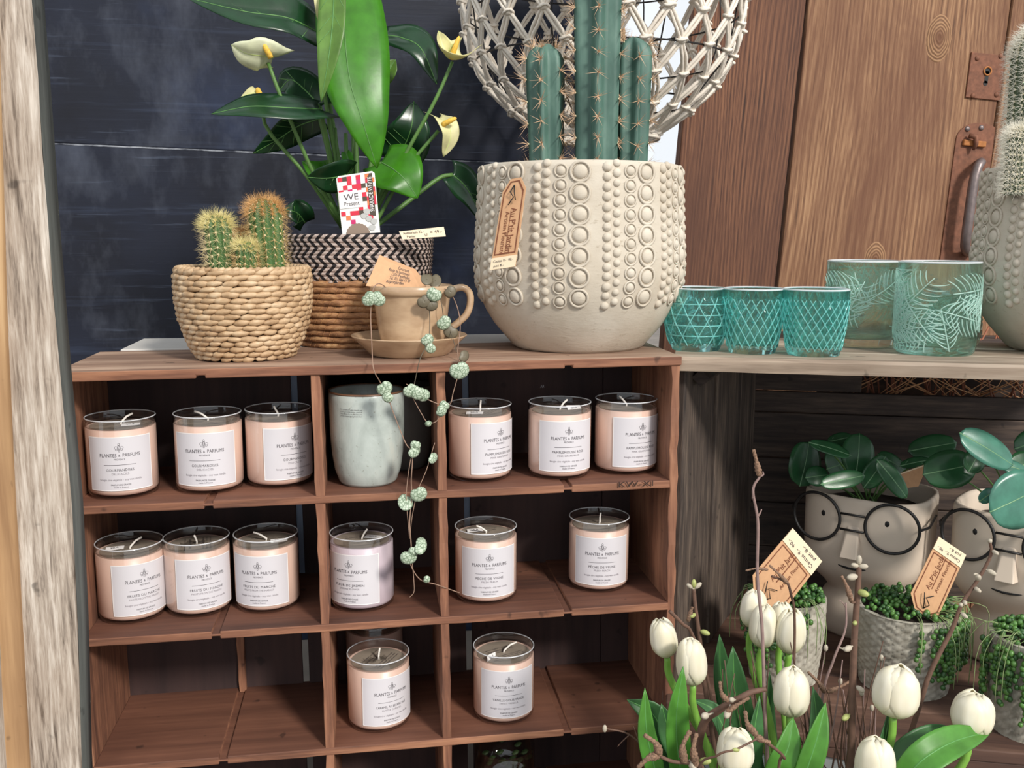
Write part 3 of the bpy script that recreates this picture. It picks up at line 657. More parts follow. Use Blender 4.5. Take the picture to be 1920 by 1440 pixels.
# anthurium
YA = float(c1[1])
an = thing('anthurium', 'flowering anthurium with glossy green leaves in the zigzag basket', 'plant', (c1[0], YA, c1[2]+.136))
O_ = np.array([c1[0], YA, c1[2]+.136])
def A(u, v, dy=0.0): return at(u, v, YA+dy)-O_
M['vein'] = plain('leaf_vein', rgb(84,130,66), .5, .05)
LD = [leafmat('leaf_deep', rgb(22,58,30), rgb(40,100,30), .28, .15), M['vein']]
LB = [leafmat('leaf_bright', rgb(74,146,30), rgb(130,216,44), .34, .42), M['vein']]
LO = [leafmat('leaf_olive', rgb(96,134,56), rgb(140,180,70), .4, .25), M['vein']]
M['petiole'] = plain('petiole', rgb(86,124,60), .5, .12)
F = V(0,-1,.1)
def petiole(pts, r=.0032): return MB().tube(crv(pts, 10), [r*1.15-.0005*k/10 for k in range(11)], 7).build('petiole', M['petiole'], an)
WS = 1.0
def aleaf(mid, wl_, wr, nv, mats, fold=.2, lobes=.12, dr=0, wave=.06, pet=None, veins=5):
    m3 = [A(*p) for p in mid]; leaf('leaf', m3, wl_*WS/1290, wr*WS/1290, nv, mats, an, W_LANCE, fold, lobes, 18, 4, dr, .0010, wave, veins)
    if pet is not None: petiole([A(*p) for p in pet]+[m3[0]])
aleaf([(638,-60,-.02),(645,50,-.055),(656,150,-.08),(682,235,-.09),(707,316,-.08)], 84, 54, V(.12,-1,.15), LB, .12, .12, .15, .03, [(672,420,0),(666,250,.02),(650,60,.0)])
aleaf([(628,-50,-.06),(624,40,-.09),(616,110,-.105),(602,192,-.105)], 26, 28, V(-.25,-1,.1), LO, .2, .1, 0, .03)
WS = 1.55
aleaf([(598,62,-.02),(540,34,-.045),(460,22,-.06),(350,-4,-.065)], 34, 34, V(0,-.85,.55), LD, .28, .15, .1, .05, [(655,425,.01),(628,260,.01),(606,120,0)])
aleaf([(600,205,-.05),(545,203,-.08),(470,200,-.1),(396,214,-.1)], 34, 34, V(0,-.62,.8), LD, .22, .12, .15, .03, [(650,425,0),(628,330,-.02),(608,240,-.04)])
aleaf([(600,200,-.02),(575,172,-.01),(545,150,.0),(522,172,.01)], 26, 26, V(.1,-.9,.35), LD, .2, .1, .1, .03, [(652,425,.02),(625,330,.0)])
aleaf([(600,222,.03),(560,236,.05),(520,262,.06),(474,288,.06)], 22, 24, V(0,-.7,-.5), LD, .2, .1, 0, .03, [(655,425,.04),(620,300,.04)])
aleaf([(720,66,.02),(755,72,.0),(790,92,-.02),(819,158,-.03)], 30, 26, V(-.2,-.6,.75), LD, .35, .1, .25, .05, [(680,425,.02),(708,250,.03)])
aleaf([(742,300,.03),(760,270,.02),(772,235,.01),(776,190,.02)], 34, 34, V(.1,-.9,.4), LD, .25, .1, .1, .04, [(682,425,.03),(715,360,.04)])
aleaf([(714,304,-.02),(738,318,-.04),(760,338,-.05),(783,372,-.05)], 40, 34, V(.15,-1,.2), LB, .15, .14, .1, .05, [(680,425,0),(700,360,-.01)])
aleaf([(848,328,.05),(868,345,.055),(886,372,.06),(906,419,.07)], 26, 28, V(.35,-.85,.3), LD, .3, .14, .1, .04, [(700,428,-.0),(760,382,.02),(822,335,.04)])
aleaf([(650,330,.02),(622,332,.01),(596,322,.0),(566,302,.0)], 24, 24, V(0,-.8,.5), LB, .25, .1, .1, .04, [(660,425,.03),(655,370,.03)])
aleaf([(655,326,-.04),(630,332,-.06),(605,334,-.07),(576,332,-.07)], 22, 26, V(0,-.75,-.4), LD, .25, .1, .1, .04)
aleaf([(572,418,.02),(560,402,.01),(548,396,.0),(533,392,.0)], 18, 20, V(0,-.9,.3), LD, .25, .1, .1, .04)
aleaf([(648,285,-.03),(652,296,-.04),(655,306,-.045),(653,330,-.045)], 8, 8, V(0,-1,.2), LB, .4, .0, .1, .0, [(668,425,-.01),(660,350,-.03)], 0)
aleaf([(722,150,.0),(728,135,-.01),(735,122,-.01),(742,112,-.01)], 12, 12, V(0,-1,.2), LO, .5, .0, .1, .0, [(678,425,0),(700,280,0)], 0)
for (u0, u1, v1, dy) in ((640,628,240,-.01),(655,648,250,-.03),(665,662,250,.02),(676,690,320,-.02),(690,715,330,.0),(662,640,330,-.03),(684,705,340,-.03),(648,600,330,.0)):
    petiole([A(u0,428,dy*.5), A((u0+u1)/2,(428+v1)/2,dy), A(u1,v1,dy)], .0028)
WH = [leafmat('spathe_white', rgb(226,228,196), rgb(220,232,150), .45, .25), plain('spathe_vein', rgb(196,212,130), .5, .05)]
WC = [leafmat('spathe_cream', rgb(224,218,164), rgb(226,224,120), .45, .25), WH[1]]
M['spadix'] = plain('spadix', rgb(226,182,72), .7, .15, 300, .6)
def flower(mid, wl_, wr, nv, spad, stem, mats=WH, droop=.0, fold=.35, lobes=.3):
    m3 = [A(*p) for p in mid]; fo = leaf('spathe', m3, wl_/1290, wr/1290, nv, mats, an, W_HEART, fold, lobes, 16, 5, droop, .0007, .08, 3, .0007)
    if spad: MB().tube(crv([A(*p) for p in spad], 8), [.0036,.0038,.0038,.0037,.0036,.0034,.0032,.0028,.0012], 9).build('spadix', M['spadix'], fo)
    petiole([A(*p) for p in stem], .0026)
flower([(512,108,-.06),(490,104,-.075),(462,100,-.08),(434,84,-.08)], 42, 40, V(-.2,-.7,-.55), [(508,108,-.08),(498,90,-.085),(490,72,-.08)], [(645,425,-.02),(590,330,-.04),(530,190,-.06),(503,118,-.06)], WH, .55, .5, .35)
flower([(500,180,-.03),(485,174,-.05),(470,176,-.055),(452,182,-.055)], 18, 18, V(0,-.6,.6), [(487,176,-.055),(484,170,-.056),(484,164,-.056)], [(640,425,-.01),(575,330,-.03),(500,240,-.04),(494,182,-.03)], WC, .2)
flower([(866,104,-.03),(848,112,-.045),(832,98,-.05),(822,58,-.045)], 34, 30, V(.15,-.6,.75), [(846,110,-.052),(853,90,-.06),(861,68,-.06)], [(690,425,-.01),(760,290,-.03),(815,190,-.04),(848,116,-.04)], WC, -.3, .6, .25)
flower([(822,222,-.03),(838,232,-.05),(845,256,-.055),(831,294,-.05)], 22, 28, V(.35,-.8,.4), [(830,234,-.06),(843,227,-.065),(856,221,-.065)], [(700,426,-.02),(760,320,-.03),(822,245,-.04)], WC, .2, .5, .25)
flower([(596,-30,-.05),(596,-10,-.06),(597,15,-.065),(596,38,-.06)], 10, 9, V(-.3,-1,0), None, [(655,425,-.01),(612,200,-.04),(597,20,-.05)], WC, .3, .6, .1)
# ================================================================ cards and tags
def qmap(tl, tr, br, bl, off=.0006):                 # s to the right, t downwards, both 0..1
    tl, tr, br, bl = (np.asarray(p, float) for p in (tl,tr,br,bl)); N = nrm(np.cross(tr-tl, tl-bl)); 
    return lambda s, t, o=off: (tl*(1-s)+tr*s)*(1-t)+(bl*(1-s)+br*s)*t+N*o
def card(name, root, f, poly, mat, th=.0008):
    mb = MB(); n = len(poly); a = [f(s, t, 0) for s, t in poly]; b = [f(s, t, -th) for s, t in poly]
    mb.add(a+b, [tuple(range(n)), tuple(range(2*n-1,n-1,-1))]+[(i, i+n, (i+1) % n+n, (i+1) % n) for i in range(n)]); return mb.build(name, mat, root, False)
def ctext(mb, f, s, x, y, size, asp, rot=0, width=None, mi=0):   # asp = card width / height ; text along s when rot = 0, along +t when rot = -90
    c, sn = math.cos(rot), math.sin(rot)
    put_text(mb, s, size, lambda a, b: f(x+(a*c-b*sn)/asp, y-(a*sn+b*c)), 0, 0, width, mi=mi)
def frameline(mb, f, poly, w, asp, mi=0):
    cx = sum(p[0] for p in poly)/len(poly); cy = sum(p[1] for p in poly)/len(poly); n = len(poly)
    inn = [(p[0]+(w/asp)*(1 if p[0] < cx else -1), p[1]+w*(1 if p[1] < cy else -1)) for p in poly]
    mb.add([f(*p) for p in poly]+[f(*p) for p in inn], [(i, (i+1) % n, (i+1) % n+n, i+n) for i in range(n)], mi)
def shop_tag(root_label, tl, tr, br, bl, strip, group='shop tags'):
    """kraft tag: t runs along its length from the string end (0) to the price strip (1)"""
    tl, tr, br, bl = (np.asarray(p, float) for p in (tl,tr,br,bl))
    c = (tl+tr+br+bl)/4; rt = thing('gift_tag', root_label, 'tag', c, 0, group); f0 = qmap(tl-c, tr-c, br-c, bl-c)
    asp = np.linalg.norm(tr-tl)/np.linalg.norm(bl-tl)
    card('paper', rt, f0, [(.28,0),(.72,0),(1,.13),(1,1),(0,1),(0,.13)][::-1], M['kraft'])
    mb = MB(); frameline(mb, f0, [(.31,.03),(.69,.03),(.93,.15),(.93,1-strip-.03),(.07,1-strip-.03),(.07,.15)], .012, asp)
    ctext(mb, f0, "Au P'tit Jardin", .62, .60-.12*strip, .105, asp, -PI/2, .50); ctext(mb, f0, 'Artisan Fleuriste', .36, .62-.12*strip, .075, asp, -PI/2, .48)
    put_line(mb, lambda a, b: f0(b, a), .36, .84, .51, .02, 4)
    mb.build('lettering', M['kraft_ink'], rt, False)
    if strip:
        g = lambda s, t, o=0: f0(s, 1-strip+t*strip, o+.0010); a2 = np.linalg.norm(tr-tl)/(np.linalg.norm(bl-tl)*strip)
        ps = card('price_strip', rt, g, [(0,0),(1,0),(1,1),(0,1)][::-1], M['kraft_edge']); mb = MB()
        g2 = lambda s, t: g(s, t, .0005)
        ctext(mb, g2, 'Cactus 9.-  90.-', .5, .33, .30, a2, 0, a2*.8); ctext(mb, g2, 'pot 8.-', .35, .72, .3, a2, 0, a2*.4); mb.build('handwriting', M['ink'], ps, False)
    mb = MB(); mb.tube([f0(.5,.08,.001), f0(.42,.16,.004), f0(.58,.22,.003), f0(.40,.30,.003)], .0007, 5); mb.tube([f0(.5,.08,.001), f0(.62,.17,.005), f0(.7,.26,.004)], .0007, 5); mb.build('string', M['black'], rt)
    return rt
# ================================================================ relief planter
t = NT('concrete'); n1 = t.noise(t.coords(), 14, 4); n2 = t.noise(t.coords((1,1,2.5)), 90, 4, .7)
col = t.ramp(n1, [(.3, rgb(186,174,156)), (.7, rgb(206,197,182))]); col = t.mix(t.ramp(n2, [(.60,(0,0,0,1)),(.72,(.55,.55,.55,1))]), col, rgb(150,134,112))
t.base(col); t.set(Roughness=.85); t.bump(n2, .3, .0015); M['concrete'] = t.mat
pprof = [(.086,0),(.092,.004),(.104,.018),(.1175,.034),(.1285,.052),(.1365,.070),(.1415,.090),(.143,.108),(.1425,.13),(.140,.17),(.138,.21),(.137,.238),(.1355,.2435),(.132,.2455)]
prad = catmap(pprof); HP = .2455
def planter_meshes():
    body = MB(); body.lathe([(.001,0.0005),(.08,.0005)]+pprof+[(.1275,.2455),(.1255,.242),(.124,.2),(.12,.18)], 96); bm_ = body.mesh('pot_body', M['concrete'])
    rl = MB()
    def frame_at(q, z):
        r = prad(z); sl = (prad(z+.003)-prad(z-.003))/.006; out = V(math.cos(q), math.sin(q), 0); N = nrm(out-V(0,0,sl)); S = V(-math.sin(q), math.cos(q), 0); return V(r*out[0], r*out[1], z), N, S, np.cross(N, S)
    def dome(q, z, a, h, nu=12):
        p, N, S, U = frame_at(q, z); rl.ell(p-N*h*.1, [S*a, U*a, N*h], nu, 6)
    def ring(q, z, a, w):
        p, N, S, U = frame_at(q, z); rl.tube([p+N*w*.25+(S*math.cos(x)+U*math.sin(x))*a for x in (2*PI*k/22 for k in range(22))], w, 5, close=True)
    for k in range(10):
        q0 = k*2*PI/10+rnd.uniform(-.01,.01)
        for i in range(7): z = .076+i*.0258; ring(q0+math.radians(20.3), z, .0125*(.97 if i else .9), .0019); dome(q0+math.radians(20.3), z, .0094, .0042, 14)
        for i in range(10): z = .071+i*.0179; ring(q0+math.radians(10.3), z, .0079, .0013); dome(q0+math.radians(10.3), z, .0061, .0038)
        for i in range(15): z = .066+i*.0122; dome(q0-math.radians(2.6), z+rnd.uniform(-.0005,.0005), .0062*rnd.uniform(.92,1.05), .0046, 10); dome(q0+math.radians(2.6), z+.005, .0055*rnd.uniform(.9,1.08), .0042, 10)
    return bm_, rl.mesh('bead_relief', M['concrete'])
pot_me, rel_me = planter_meshes()
def planter(label, c, rz):
    rt = thing('relief_planter', label, 'planter', c, rz, 'relief planters'); link('pot_body', pot_me, rt); link('bead_relief', rel_me, rt)
    MB().lathe([(.001,.212),(.08,.21),(.123,.205)], 40).build('soil', M['soil'], rt); return rt
c2 = on_top(1083, 663, .088)
planter('pale concrete planter with raised circles and beads beside the coffee cup', c2, -PI/2+math.radians(7.5)-.06)
# tall cactus
t = NT('cactus_blue'); n = t.noise(t.coords((1,1,.4)), 30, 4); t.base(t.ramp(n, [(.3, rgb(50,80,70)), (.55, rgb(78,110,98)), (.8, rgb(112,142,128))])); t.set(Roughness=.55); t.bump(n, .1, .001); M['cact_blue'] = t.mat
M['spine_tan'] = plain('tan_spine', rgb(206,172,140), .55, .15)
for (ub, ut, vt, w, dy, lab, tw) in ((1117,1122,-190,98,.0,'tallest ribbed blue-green cactus column rising out of frame',.35),(1026,1022,82,74,.02,'ribbed cactus column left of the tallest one, rounded top',.1),(1182,1188,70,70,.012,'ribbed cactus column at right of the tallest, leaning right',.6)):
    Y = c2[1]+dy; b = at(ub, 345, Y); z0 = c2[2]+.209; tp = at(ut, vt, Y); h = tp[2]-z0; R = w/2/1335
    ct = thing('tall_cactus', lab, 'cactus', (b[0],Y,z0), 0, 'cactus columns in the bead planter')
    cactus_column(ct, (0,0,0), h, R, 6, .42, (M['cact_blue'], M['spine_tan'], M['areole']), .028, .021, 11, 1.0, ((tp[0]-b[0])/h,0), .00055, taper=.12, twist0=tw, top_dense=1.6)
# tag on the planter
ta, tb_, tcc, td = at(946,338,c2[1]-.122), at(989,330,c2[1]-.143), at(966,500,c2[1]-.162), at(919,507,c2[1]-.140)
shop_tag('kraft tag hanging on the front of the bead planter', ta, tb_, tcc, td, .13)

# ================================================================ cup, saucer, tag, string of hearts
t = NT('stoneware_tan'); n = t.noise(t.coords((1,1,2)), 30, 4); t.base(t.ramp(n, [(.3, rgb(172,142,112)), (.7, rgb(200,172,140))])); t.set(Roughness=.25); t.b.inputs['Coat Weight'].default_value = .3; M['stoneware'] = t.mat
c3 = on_top(768, 673, .050)
sc = thing('saucer', 'tan stoneware saucer under the planted cup', 'saucer', c3)
MB().lathe([(.001,.0015),(.046,.0015),(.050,.0),(.053,.002),(.061,.011),(.070,.0195),(.0755,.0245),(.0762,.0255),(.0752,.0263),(.068,.0215),(.056,.0125),(.046,.008),(.001,.0075)], 56).build('dish', M['stoneware'], sc)
cc = c3+V(.004,0,.0082)
cp = thing('coffee_cup', 'tan stoneware cup planted with string of hearts', 'cup', cc)
CH2 = .083
MB().lathe([(.001,.001),(.034,.001),(.0365,.0),(.0395,.004),(.0425,.015),(.0460,.035),(.0485,.055),(.0503,.068),(.0512,.0705),(.0535,.0715),(.0545,.075),(.0540,.0815),(.0525,CH2),(.0500,.0815),(.0490,.074),(.046,.06)], 56).build('body', M['stoneware'], cp)
MB().lathe([(.001,.073),(.03,.0735),(.0485,.071)], 32).build('soil', M['soil'], cp)
ha = math.radians(8); hx_, hy_ = math.cos(ha), math.sin(ha)
hp_ = [(.049,.069),(.058,.077),(.070,.078),(.078,.070),(.0785,.056),(.073,.042),(.063,.033),(.052,.025),(.043,.020)]
mb = MB(); mb.tube(crv([(r*hx_, r*hy_, z) for r, z in hp_], 22), [.0056]*3+[.0048]*17+[.0058]*3, 10); mb.build('handle', M['stoneware'], cp)
Yc = float(cc[1])
tgl = thing('gift_tag', 'kraft address tag standing in the cup', 'tag', at(745,520,Yc), 0, 'shop tags'); OO = np.array(at(745,520,Yc))
f0 = qmap(at(712,478,Yc+.012)-OO, at(797,512,Yc+.004)-OO, at(800,548,Yc-.002)-OO, at(686,536,Yc-.010)-OO)
card('paper', tgl, f0, [(0,0),(.78,.0),(1,.5),(1,1),(0,1)][::-1], M['kraft'], .001)
mb = MB()
for s, x, y, w in (('Courjod',.55,.20,.22),('Route de Lausanne 8',.48,.34,.40),('1305 Penthalaz',.52,.48,.34),('Tel. 021 866 13 47',.52,.62,.38),('auptitjardin',.45,.75,.30)): put_text(mb, s, .16, lambda a, b: f0(x+a, y-b), 0, 0, w)
mb.build('lettering', M['ink'], tgl, False)
# string of hearts
t = NT('heart_leaf'); vo = t.n('ShaderNodeTexVoronoi', feature='DISTANCE_TO_EDGE'); vo.inputs['Scale'].default_value = 260; t.l(t.coords(), vo.inputs['Vector'])
t.base(t.ramp(vo.outputs['Distance'], [(.02, rgb(104,124,98)), (.16, rgb(176,190,168))])); t.set(Roughness=.45); M['heart'] = t.mat
M['heart_brown'] = plain('heart_underside', rgb(104,96,78), .5, .15); M['vine'] = plain('vine', rgb(150,122,104), .6, .1); M['vine_dark'] = plain('vine_dark', rgb(92,84,70), .6, .1)
so = np.array([cc[0], Yc, cc[2]+.073]); sh = thing('string_of_hearts', 'string of hearts vine trailing from the cup over the shelf', 'plant', so)
def H(u, v, y): return at(u, v, y)-so
YF = -.022; YC = Yc-.060
def vine(pts, r=.0007, m='vine'): MB().tube(crv([H(*p) for p in pts], 6*len(pts)), r, 5).build('vine', M[m], sh)
vine([(735,548,Yc-.03),(712,532,YC+.01),(699,545,YC),(695,590,YC+.005),(697,640,YC-.01),(700,690,YF-.01),(712,715,YF),(724,736,YF),(738,775,YF),(760,830,YF),(773,850,YF),(771,900,YF),(772,930,YF),(768,980,YF),(771,1025,YF),(766,1042,YF),(774,1068,YF),(790,1088,YF+.005),(818,1096,YF+.01),(862,1112,YF+.035)])
vine([(795,540,Yc-.03),(803,560,YC+.002),(806,600,YC+.002),(803,640,YC-.012),(788,672,YF-.006),(778,715,YF),(772,742,YF)], .0006, 'vine_dark')
vine([(815,535,Yc-.02),(840,545,YC+.02),(856,572,YC+.02),(863,610,YC+.015),(858,660,YC-.005),(861,690,YF),(850,735,YF),(840,760,YF),(800,748,YF),(762,720,YF)], .0006)
vine([(820,540,Yc-.02),(828,570,YC+.01),(833,600,YC+.015),(846,625,YC+.01),(856,660,YF+.01)], .0005, 'vine_dark')
vine([(772,742,YF),(790,775,YF),(802,792,YF),(818,790,YF),(828,772,YF)], .0005); vine([(815,830,YF),(800,880,YF),(782,925,YF),(770,990,YF),(772,1040,YF),(776,1090,YF),(776,1110,YF),(768,1120,YF)], .0005)
vine([(770,860,YF),(764,900,YF),(762,940,YF),(768,1010,YF)], .0005)
def heart(u, v, s, y, rot=0., m='heart', tilt=(0,0)):
    mb = MB(); n = 20; c = H(u, v, y); X = V(1,tilt[0],0); Z = V(0,tilt[1],1); P = []
    for k in range(5):
        q = k/4; row = []
        for j in range(n):
            a = 2*PI*j/n; rr = (1-.30*math.exp(-((a-PI/2)/.35)**2)); x, z = rr*math.cos(a)*1.05, rr*math.sin(a)*.95; x, z = x*math.cos(rot)-z*math.sin(rot), x*math.sin(rot)+z*math.cos(rot)
            row.append(c+(X*x+Z*z)*s*1.2/1480*q+V(0,-1,0)*.0022*(1-q*q))
        P.append(row)
    mb.grid(P, 0, True); o = mb.build('heart_leaf', M[m], sh); solid(o, .0012, -1)
for h_ in ((692,560,11,YC,.9),(709,560,11,YC,-.9),(795,565,10,YC-.002,.6,'heart_brown'),(814,552,11,YC-.004,-.5),(809,572,9,YC-.001,.2,'heart_brown'),(832,605,11,YC+.012,.8),(845,622,11,YC+.016,-.6,'heart_brown'),(801,637,9,YC-.014,.7),(807,652,8,YC-.014,-.9),
           (800,524,9,Yc-.035,.0,'heart_brown',(.3,1.2)),(815,527,10,Yc-.03,.4,'heart_brown',(-.3,1.5)),(844,547,9,YC+.016,.9,'heart_brown'),(861,694,14,YF-.002,.3),(869,668,8,YF+.004,1.2,'heart_brown',(.6,.2)),(721,728,11,YF-.002,.6),(727,744,8,YF-.002,-.9),(769,732,10,YF-.002,.6),(783,736,11,YF-.003,-.4),(794,741,9,YF-.001,.8),
           (827,770,8,YF-.002,1.3),(833,760,7,YF-.001,-.7,'heart'),(803,794,4,YF-.001,.2),(776,846,9,YF-.002,1.0,'heart',(.5,.2)),(779,834,7,YF-.002,-.3),(811,859,7,YF-.001,1.1,'heart',(.8,.3)),(785,926,12,YF-.002,.4),(760,942,11,YF+.001,-.5,'heart',(.2,.8)),(766,1044,12,YF-.002,.2),(775,1034,7,YF-.003,-.8),(788,1024,10,YF-.001,1.2,'heart',(.3,.9)),(800,1086,5,YF,1.4,'heart')): heart(*h_)
# plant label in the basket and handwritten price strip
Yw = YA-.085; w0 = np.array(at(672,436,Yw)); we = thing('plant_label', 'chequered red and white plant label card in the zigzag basket', 'label', w0)
f1 = qmap(at(630,331,Yw)-w0, at(702,320,Yw)-w0, at(713,436,Yw-.004)-w0, at(642,440,Yw-.004)-w0); aw = 72/108
card('card', we, f1, [(.06,0),(.94,0),(1,.04),(1,1),(0,1),(0,.04)][::-1], plain('card_white', rgb(232,230,224), .4, .02), .0008)
pal = [plain('print_red', rgb(206,36,62), .5, .02), plain('print_orange', rgb(236,120,70), .5, .02), plain('print_magenta', rgb(196,30,100), .5, .02), plain('print_brown', rgb(72,62,48), .5, .02), plain('print_grey', rgb(182,182,178), .5, .02)]
mb = MB(); sq = .085; g = lambda s, t: f1(s, t, .0006)
grid_ = ["R3R.R.O","..R.M.RO",".R.RR3.","R.M.R.OR","MR.O.R.O",".R.R.3RR","...R..OR","....R.R.","R.RR3...",".O....R.","..M.....",]
cols = {'R':0,'O':1,'M':2,'3':3}
for r_, line in enumerate(grid_):
    for k, ch in enumerate(line):
        if ch in cols and k*.1 < .98:
            s0, t0 = .03+k*.118, .03+r_*.073; s1, t1 = min(.985, s0+.118), t0+.073; mb.add([g(s0,t1),g(s1,t1),g(s1,t0),g(s0,t0)], [(0,1,2,3)], cols[ch])
mb.add([g(.78,.72),g(.93,.72),g(.93,.03),g(.78,.03)], [(0,1,2,3)], 3)
mb.build('squares', pal, we, False)
mb = MB(); g2 = lambda s, t: f1(s, t, .0010); mb.add([g2(.02,.56),g2(.62,.56),g2(.62,.28),g2(.02,.28)], [(0,1,2,3)]); pn = mb.build('white_panel', M['paper_white'], we, False)
mb = MB(); g3 = lambda s, t: f1(s, t, .0014); ctext(mb, g3, 'WE', .33, .38, .15, aw, 0, .26); ctext(mb, g3, 'Present', .33, .49, .10, aw, 0, .26); mb.build('lettering', M['ink'], pn, False)
mb = MB(); ctext(mb, g3, 'SHARADE WHITE', .855, .37, .10, aw, PI/2, .56); mb.build('side_lettering', M['paper_white'], we, False)
mb = MB(); mb.add([g2(.42+.3*math.cos(2*PI*k/40)*(1+.04*(k % 2)), .97+.2*math.sin(2*PI*k/40)*(1+.04*(k % 2))) for k in range(21)][::-1], [tuple(range(21))][0:1]) if False else None
mb = MB(); pts = [(.42+.30*math.cos(PI*k/20)*(1+.05*(k % 2)), 1-.17*math.sin(PI*k/20)*(1+.05*(k % 2))) for k in range(21)]; mb.add([g2(*p) for p in pts], [tuple(range(21))]); mb.build('seal', plain('seal_taupe', rgb(140,120,104), .5, .03), we, False)
mb = MB()
for cx, cy in ((.70,.63),(.62,.70),(.74,.75),(.86,.80),(.80,.90)): mb.add([g2(cx+.09*math.cos(2*PI*k/14), cy+.06*math.sin(2*PI*k/14)*(1 if k < 7 else .6)) for k in range(14)][::-1], [tuple(range(14))])
mb.build('flower_print', pal[4], we, False)
Yp = YA-.118; p0 = np.array(at(792,437,Yp)); pc = thing('price_card', 'cream handwritten price strip at the zigzag basket rim', 'price card', p0)
f2 = qmap(at(748,434,Yp)-p0, at(832,425,Yp)-p0, at(836,443,Yp-.002)-p0, at(755,449,Yp-.002)-p0); card('paper', pc, f2, [(0,0),(1,0),(1,1),(0,1)][::-1], M['kraft_edge'], .0007)
mb = MB(); ctext(mb, f2, 'Anthurium 32.-', .30, .30, .42, 4.6, .0, 2.1); ctext(mb, f2, 'Panier', .22, .74, .40, 4.6, 0, .9); ctext(mb, f2, '17', .56, .72, .42, 4.6, 0, .3); ctext(mb, f2, '= 49.-', .80, .46, .5, 4.6, 0, 1.2); mb.build('handwriting', M['ink'], pc, False)

# ================================================================ pots inside the shelf
t = NT('glaze_pale'); n = t.noise(t.coords((1,1,.5)), 26, 5, .6, .4); s2 = t.noise(t.coords(), 260, 2); sz = t.n('ShaderNodeSeparateXYZ'); t.l(t.coords(rand=False), sz.inputs[0])
col = t.ramp(n, [(.3, rgb(150,158,152)), (.55, rgb(182,190,184)), (.78, rgb(200,200,188))]); col = t.mix(t.ramp(s2, [(.66,(0,0,0,1)),(.72,(.5,.5,.5,1))]), col, rgb(120,116,100))
t.base(col); t.set(Roughness=.22); M['glaze'] = t.mat
def tumbler(name, label, u, vb, r, h, mat, group=None, y=None):
    c = on_shelf(u, vb, 1, r*.74); rt = thing(name, label, 'cup', c, 0, group); k = r
    MB().lathe([(.001,.001),(k*.66,.001),(k*.72,.0),(k*.78,.004),(k*.88,.018),(k*.95,.04),(k*.985,.065),(k,h-.01),(k*.995,h-.002),(k*.965,h),(k*.93,h-.003),(k*.90,.06),(k*.7,.012),(.001,.01)], 56).build('body', mat, rt)
    return rt, c
rt, c = tumbler('stoneware_cup', 'pale blue-grey glazed stoneware cup in the top centre compartment', 691, 915, .0485, .122, M['glaze'])
MB().tube([(.0478*math.cos(2*PI*k/48), .0478*math.sin(2*PI*k/48), .1215) for k in range(48)], .0014, 6, close=True).build('brown_lip', plain('brown_rim', rgb(110,78,58), .4, .2, 90), rt)
rz = math.atan2(CAM[0]-c[0], -(CAM[1]-c[1])); fm = wrapf(.0491); mb = MB()
for k, s in enumerate(('Not suitable for plant directly use','plastic pot inside please, check all','water before, for use with liner pots','please keep away from hot')): put_text(mb, s, .0022, fm, -.021, .1035-.0027*k, .030)
o = mb.build('fine_print', M['ink'], rt, False); o.rotation_euler[2] = rz
tumbler('stoneware_cup', 'dark grey stoneware cup half hidden behind the pale one', 752, 884, .046, .116, plain('glaze_dark', rgb(88,84,80), .35, .15, 40))
bw = thing('black_bowl', 'black glossy bowl at the back of the top centre compartment', 'bowl', on_shelf(705, 868, 1, .05))
M['gloss_black'] = plain('gloss_black', rgb(16,15,18), .2, .1)
MB().lathe([(.001,.0),(.045,.0),(.058,.02),(.066,.06),(.068,.115),(.067,.140),(.069,.142),(.0705,.146),(.068,.149),(.064,.146),(.062,.06),(.04,.01),(.001,.008)], 48).build('body', M['gloss_black'], bw)
bj = thing('black_jar', 'black glass candle jar standing behind the pink grapefruit candles', 'jar', on_shelf(1006, 846, 1, .04))
MB().lathe([(.001,.0),(.040,.0),(.044,.004),(.0445,.03),(.0445,.10),(.0445,.112),(.042,.113),(.0415,.1),(.001,.098)], 48).build('body', M['gloss_black'], bj)
rz = math.atan2(CAM[0]-bj.location[0], -(CAM[1]-bj.location[1])); mb = MB(); put_text(mb, 'PLANTES & PARFUMS', .006, wrapf(.0448), 0, .098, .045); o = mb.build('lettering', plain('silver_print', rgb(190,190,196), .3, .02), bj, False); o.rotation_euler[2] = rz
tj = thing('plant_jar', 'clear glass jar with green leaves below the bottom row of candles', 'jar', (0,0,0)); pj_ = at(951, 1412, .05); tj.location = (float(pj_[0]), .075, SZ[0]-.668+TILT*(pj_[0]-UX)); hz = float(pj_[2])-tj.location[2]
MB().lathe([(.001,.001),(.036,.001),(.041,.006),(.0425,.03),(.0425,hz),(.0405,hz),(.0405,.01)], 48).build('glass', M['glass'], tj)
mb = MB()
for k in range(70):
    a, r_, z = rnd.uniform(0,6.28), .036*math.sqrt(rnd.random()), rnd.uniform(.03, hz-.012); mb.ell((r_*math.cos(a), r_*math.sin(a), z), [V(.006,0,.002),V(0,.0045,.001),V(0,0,.0025)], 6, 4)
mb.build('leaves', [leafmat('jar_leaf', rgb(92,116,72), rgb(120,160,70))], tj)

